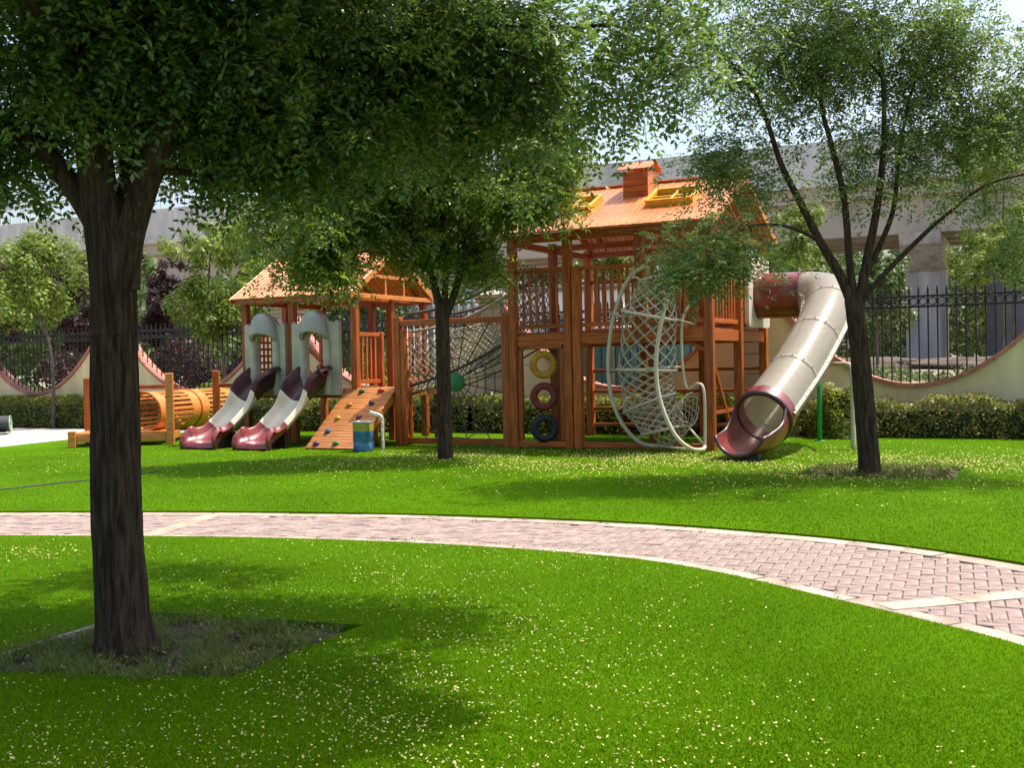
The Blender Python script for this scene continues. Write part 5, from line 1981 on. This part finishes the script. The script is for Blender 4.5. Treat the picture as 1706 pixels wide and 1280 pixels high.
small_tree('garden_tree', 'light green tree right of the viaduct pier', 1690, 30, 330, 490, 170, M_leaf_light, 8000, .12, seed=42)
small_tree('garden_tree', 'tall light green tree before the viaduct at the right edge', 1672, 36, 225, 470, 190, M_leaf_light, 10000, .13, seed=46)
small_tree('garden_tree', 'leafy tree before the viaduct just right of the tower roof', 1318, 38, 335, 470, 130, M_leaf_light, 7000, .13, seed=47)
small_tree('garden_tree', 'green tree left of the net bridge behind the wall', 560, 36, 470, 590, 150, M_leaf_bg, 5000, .14, seed=44)
small_tree('garden_tree', 'dark tree behind the wall between tower and tube slide', 1165, 34, 420, 560, 120, M_leaf_bg, 5000, .13, seed=45)


# ---- a far wood under the viaduct and shrubs beyond the fence read as masses
def leaf_mass(name, label, boxes, n, size, m, seed, cat='wood'):
    g = np.random.default_rng(seed)
    pos = []
    tot = sum((b[1] - b[0]) for b in boxes)
    for (x0, x1, y0, y1, z0, z1) in boxes:
        k = int(n * (x1 - x0) / tot)
        x = g.uniform(x0, x1, k); y = g.uniform(y0, y1, k)
        lump = .5 + .5 * np.sin(x * .9 + seed) * np.sin(x * .37 + y * .3 + 2) * .8 + .1 * np.sin(x * 2.3)
        z = z0 + (z1 - z0) * (.55 + .45 * lump) * g.uniform(0, 1, k) ** .7
        pos.append(np.stack([x, y, z], 1))
    pos = np.concatenate(pos)
    c = pos.mean(0)
    me = fast_mesh(name, blobs(pos - c, size, seed, .7, .6), 4, m)
    o = bpy.data.objects.new(name, me)
    o.location = c
    col.objects.link(o)
    set_props(o, label, cat, None, 'stuff')
    return o


leaf_mass('far_wood', 'dense green wood far behind under the viaduct', [(-80, 100, 112, 128, 0, 17.5)], 46000, 1.0, M_leaf_far, 51)
leaf_mass('far_wood', 'green thicket closer behind the fence under the viaduct', [(9, 36, 70, 76, .5, 10.0), (-40, -12, 46, 52, .4, 7.0), (-12, 9, 50, 54, .4, 6.0)], 40000, .40, M_leaf_bg, 52)


def fence_shrubs(name, label, u0, u1, v0, v1, z1, n, size, m, seed):
    g = np.random.default_rng(seed)
    u = g.uniform(u0, u1, n); v = g.uniform(v0, v1, n)
    lump = .6 + .4 * np.sin(u * 1.7 + seed) * np.cos(u * .7 + v)
    z = .2 + (z1 - .2) * lump * g.uniform(0, 1, n) ** .7
    x = OX + u * CU + v * SU; y = OY - u * SU + v * CU
    pos = np.stack([x, y, z + .5], 1)
    c = pos.mean(0)
    o = bpy.data.objects.new(name, fast_mesh(name, blobs(pos - c, size, seed, .7, .55), 4, m))
    o.location = c
    col.objects.link(o)
    set_props(o, label, 'shrubs', None, 'stuff')


fence_shrubs('shrub_row', 'purple shrubs directly behind the fence at the left', -20, -11.5, 6.0, 7.6, 2.1, 12000, .12, M_leaf_purple, 61)
fence_shrubs('shrub_row', 'low green shrubs at the foot of the fence at the left', -20, -6, 5.2, 6.0, .9, 5000, .10, M_leaf_light, 62)
fence_shrubs('shrub_row', 'dark green shrubs behind the fence near the playhouse', -11.5, -3, 6.0, 7.6, 2.2, 10000, .12, M_leaf_bg, 63)
fence_shrubs('weed_patch', 'tall weeds on the waste ground behind the right fence', 3, 16, 13.0, 17.5, .75, 6000, .14, M_leaf_weed, 64)
fence_shrubs('weed_patch', 'weeds on the waste ground behind the tower', -3, 4, 14.0, 17, .5, 2500, .14, M_leaf_weed, 65)


# ------------------------------------------------------------------ hedges along the wall
def hedge(label, u0, u1, v0, v1, h, n, size, m, seed, flat=.05, core=.8):
    t = thing('hedge', label, 'hedge', ((u0 + u1) / 2, (v0 + v1) / 2, 0), group='hedges along the boundary wall')
    g = np.random.default_rng(seed)
    cm = MB()
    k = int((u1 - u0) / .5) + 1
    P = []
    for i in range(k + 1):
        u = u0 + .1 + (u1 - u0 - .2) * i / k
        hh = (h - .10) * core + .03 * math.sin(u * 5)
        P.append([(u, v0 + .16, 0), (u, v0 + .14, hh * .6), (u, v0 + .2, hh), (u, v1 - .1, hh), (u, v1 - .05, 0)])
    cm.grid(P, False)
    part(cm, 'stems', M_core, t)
    u = g.uniform(u0, u1, n)
    s = g.uniform(0, 1, n)
    tot = h + (v1 - v0)
    wob = flat * (np.sin(u * 3.1 + seed) + np.sin(u * 7.7 + 1) * .6 + g.normal(0, .35, n))
    front = s < h / tot * .85
    v = np.where(front, v0 + g.exponential(.07, n) + wob * .4, g.uniform(v0, v1, n))
    z = np.where(front, g.uniform(.02, 1, n) * (h + wob), h + wob - g.exponential(.06, n))
    pos = np.stack([u, v, np.maximum(z, .02)], 1) - np.array(tuple(BASE[t.name]))
    o = bpy.data.objects.new('foliage', fast_mesh('foliage', blobs(pos, size, seed, .5, .5), 4, m))
    o.parent = t
    col.objects.link(o)


hedge('clipped green hedge behind the plaza at the left', -21, -10.3, 3.85, 4.45, .86, 15000, .075, M_leaf_hedge, 71, .03)
hedge('green hedge behind the slides and playhouse', -10.2, -3.1, 3.62, 4.45, .80, 9000, .075, M_leaf_hedge, 72, .05)
hedge('green hedge behind the web frame and tower', -3.0, 4.0, 3.62, 4.45, .78, 10000, .075, M_leaf_hedge, 73, .06)
hedge('loose green hedge along the wall at the right', 4.1, 14, 3.55, 4.45, .70, 17000, .075, M_leaf_hedge2, 74, .07)
# round bush by the green post
bt = thing('bush', 'rounded leafy bush by the green post before the wall', 'bush', (5.05, 3.45, 0))
g = np.random.default_rng(75)
d = unit(g.normal(size=(3500, 3))); d[:, 2] = np.abs(d[:, 2])
pos = d * (g.uniform(.75, 1, (3500, 1))) * np.array([.62, .45, 1.05]) * (1 + .12 * np.sin(d[:, :1] * 7 + d[:, 2:] * 5))
o = bpy.data.objects.new('foliage', fast_mesh('foliage', blobs(pos, .085, 75, .5, .5), 4, M_leaf_hedge))
o.parent = bt; col.objects.link(o)
stm = MB()
for k in range(7):
    a = k * .9
    stm.tube([(5.05, 3.45, 0), (5.05 + .2 * math.cos(a), 3.45 + .15 * math.sin(a), .5), (5.05 + .4 * math.cos(a), 3.45 + .3 * math.sin(a), .85)], [.02, .015, .008], 5)
part(stm, 'stems', M_bark, bt)


# ------------------------------------------------------------------ grass blades, weeds, blossoms
def blades(pos, hgt, wid, lean, seed):
    g = np.random.default_rng(seed)
    n = len(pos)
    a = g.uniform(0, 2 * math.pi, n)
    s = np.stack([np.cos(a), np.sin(a), np.zeros(n)], 1)
    l = np.stack([g.normal(0, lean, n), g.normal(0, lean, n), np.ones(n)], 1)
    h_ = hgt * g.uniform(.6, 1.25, (n, 1))
    tip = pos + l * h_
    tri = np.stack([pos - s * wid / 2, pos + s * wid / 2, tip], 1)
    return tri.reshape(-1, 3)


near_np = np.array(near_out)


def in_poly_np(x, y, poly):
    c = np.zeros(len(x), bool)
    j = len(poly) - 1
    for i in range(len(poly)):
        xi, yi = poly[i]; xj, yj = poly[j]
        if yi != yj:
            c ^= ((yi > y) != (yj > y)) & (x < (xj - xi) * (y - yi) / (yj - yi) + xi)
        j = i
    return c


def scatter_lawn(n, y0, y1, poly, hole, seed, spread=.50, power=1.0):
    g = np.random.default_rng(seed)
    y = y0 * (y1 / y0) ** (g.uniform(0, 1, n) ** power)
    x = g.uniform(-1, 1, n) * spread * y
    k = in_poly_np(x, y, poly) & ~in_poly_np(x, y, hole)
    return x[k], y[k]


x, y = scatter_lawn(420000, 3.7, 10.6, near_out, PIT_BIG, 81)
me = fast_mesh('grass_blades', blades(np.stack([x, y, np.zeros_like(x)], 1), .012, .0036, .6, 82), 3, M_blade)
o = bpy.data.objects.new('grass_blades', me); col.objects.link(o)
set_props(o, 'short bright green turf blades on the near lawn', 'grass', None, 'stuff')
x, y = scatter_lawn(220000, 7.8, 22.0, far_out, PIT_R, 83)
me = fast_mesh('grass_blades', blades(np.stack([x, y, np.zeros_like(x)], 1), .014, .007, .6, 84), 3, M_blade)
o = bpy.data.objects.new('grass_blades', me); col.objects.link(o)
set_props(o, 'short bright green turf blades on the lawn round the playground', 'grass', None, 'stuff')


# weeds in the pits
def pit_weeds(pit, n, hgt, seed, label, wid):
    g = np.random.default_rng(seed)
    k = n // 26
    s, t = g.uniform(.03, .97, k), g.uniform(.05, 1.06, k)
    p = np.array(pit)
    def bil(s, t):
        return ((p[0][None] * (1 - s)[:, None] + p[1][None] * s[:, None]) * (1 - t)[:, None] + (p[3][None] * (1 - s)[:, None] + p[2][None] * s[:, None]) * t[:, None])
    c = bil(s, t)
    c = c[np.sin(c[:, 0] * 9 + seed) * np.sin(c[:, 1] * 8) + g.uniform(-.8, 1.0, k) > -.15]
    k = len(c)
    tall = np.repeat(g.uniform(.35, 1.35, k), 26)
    c = np.repeat(c, 26, axis=0) + g.normal(0, .026, (k * 26, 2))
    tri = blades(np.concatenate([c, np.full((len(c), 1), -.015)], 1), hgt, wid, .8, seed + 1).reshape(-1, 3, 3)
    tri[:, 2] = tri[:, 0] + (tri[:, 2] - tri[:, 0]) * tall[:, None]
    me = fast_mesh('pit_weeds', tri.reshape(-1, 3), 3, M_leaf_pit)
    o = bpy.data.objects.new('pit_weeds', me); col.objects.link(o)
    set_props(o, label, 'weeds', None, 'stuff')
    # dead leaves and twigs lying between the weeds
    m_ = n // 20
    s, t = g.uniform(.03, .97, m_), g.uniform(.03, .97, m_)
    c = bil(s, t)
    me = fast_mesh('leaf_litter', blobs(np.concatenate([c, g.uniform(-.01, .02, (m_, 1))], 1), wid * 5, seed + 2, 2.0, .5), 4, M_litter)
    o = bpy.data.objects.new('leaf_litter', me); col.objects.link(o)
    set_props(o, label.replace('dark weeds growing', 'dry leaf litter lying'), 'leaf litter', None, 'stuff')


pit_weeds(PIT_BIG, 17000, .062, 91, 'dark weeds growing in the pit of the big foreground tree', .006)
pit_weeds(PIT_R, 6000, .09, 93, 'dark weeds growing in the pit of the right tree', .012)


def petals(x, y, size, seed, m, label, z0=.012):
    g = np.random.default_rng(seed)
    pos = np.stack([x, y, z0 + g.uniform(0, .010, len(x))], 1)
    me = fast_mesh('fallen_blossoms', blobs(pos, size, seed, 2.5, .62), 4, m)
    o = bpy.data.objects.new('fallen_blossoms', me); col.objects.link(o)
    set_props(o, label, 'blossoms', None, 'stuff')


g = np.random.default_rng(95)
# near lawn: thick drift from the tree to mid lawn, thinning to the right
N_ = 26000
y = 3.9 * (10.4 / 3.9) ** g.uniform(0, 1, N_)
x = g.uniform(-.48, .48, N_) * y
clus = .5 + .5 * np.sin(x * 3.1 + 1) * np.sin(y * 2.3 + x) + .3 * np.sin(x * 9 + y * 7)
dens = np.exp(-((x + .35) / 1.15) ** 2) * .9 + .10 * (x < 1.2) + np.exp(-((x + 2.2) / 1.2) ** 2) * .35
keep = g.uniform(0, 1, N_) < dens * np.clip(.25 + .75 * clus, 0, 1) * .85
keep &= in_poly_np(x, y, near_out) & ~(in_poly_np(x, y, PIT_BIG) & (g.uniform(0, 1, N_) < .8))
petals(x[keep], y[keep], .0142, 96, M_petal, 'cream fallen blossoms scattered over the near lawn')
# dense yellowish drift at the left end of the near lawn
x1 = g.normal(-4.05, .28, 260); y1 = g.normal(9.2, .3, 260)
k = in_poly_np(x1, y1, near_out)
petals(x1[k], y1[k], .021, 97, M_petal_far, 'yellow drift of fallen blossoms at the left end of the near lawn')
# far lawn: drifts under the middle and right trees
N_ = 120000
uu = g.uniform(-8, 9, N_); vv = g.uniform(-6.5, 3.3, N_)
x = OX + uu * CU + vv * SU; y = OY - uu * SU + vv * CU
n1 = .5 + .5 * np.sin(x * 1.7 + .6) * np.sin(y * 1.3 + x * .5) + .25 * np.sin(x * 5.1 + y * 3.3)
d1 = np.exp(-(((x + .3) / 3.2) ** 2 + ((y - 17.9) / 1.5) ** 2))
d2 = np.exp(-(((x - 5.0) / 3.0) ** 2 + ((y - 14.9) / 1.7) ** 2)) * 1.3
d3 = np.exp(-(((x - 2.2) / 2.6) ** 2 + ((y - 16.6) / 1.2) ** 2))
keep = g.uniform(0, 1, N_) < (np.clip(d1 + d2 + d3, 0, 1.2) * np.clip(.15 + .85 * n1, 0, 1) * .95 + .014)
keep &= in_poly_np(x, y, far_out)
petals(x[keep], y[keep], .026, 98, M_petal_far, 'yellowish fallen blossoms drifted on the lawn under the trees')
# stray blossoms on the path, more of them along its edges
px_, py_ = [], []
for k in range(420):
    e = NEARS if g.uniform() < .5 else FARS
    q = e[int(g.uniform(0, len(e)))]
    j_ = abs(g.normal(0, .35)) * (1 if e is NEARS else -1)
    px_.append(q.x + g.normal(0, .1)); py_.append(q.y + j_ + .05)
px_, py_ = np.array(px_), np.array(py_)
k = in_poly_np(px_, py_, path_poly)
petals(px_[k], py_[k], .0155, 101, M_petal_far, 'few dry blossoms strewn on the brick path', -.018)
# tufts between the pavers
tu = []
for k in range(160):
    f = g.uniform(0, 1)
    i = int(f * (len(inner_near) - 1))
    side_ = inner_near[i] if g.uniform() < .6 else inner_far[min(i, len(inner_far) - 1)]
    if -3 < side_.x < 3.5 and side_.y > 5:
        c = np.array([side_.x, side_.y]) + g.normal(0, .12, 2)
        tu.append(np.repeat(c[None], 9, 0) + g.normal(0, .018, (9, 2)))
tu = np.concatenate(tu)
kk = in_poly_np(tu[:, 0], tu[:, 1], path_poly)
tu = tu[kk]
me = fast_mesh('path_weeds', blades(np.concatenate([tu, np.full((len(tu), 1), -.03)], 1), .045, .006, .9, 99), 3, M_leaf_weed)
o = bpy.data.objects.new('path_weeds', me); col.objects.link(o)
set_props(o, 'small dry weeds growing in the joints of the path', 'weeds', None, 'stuff')
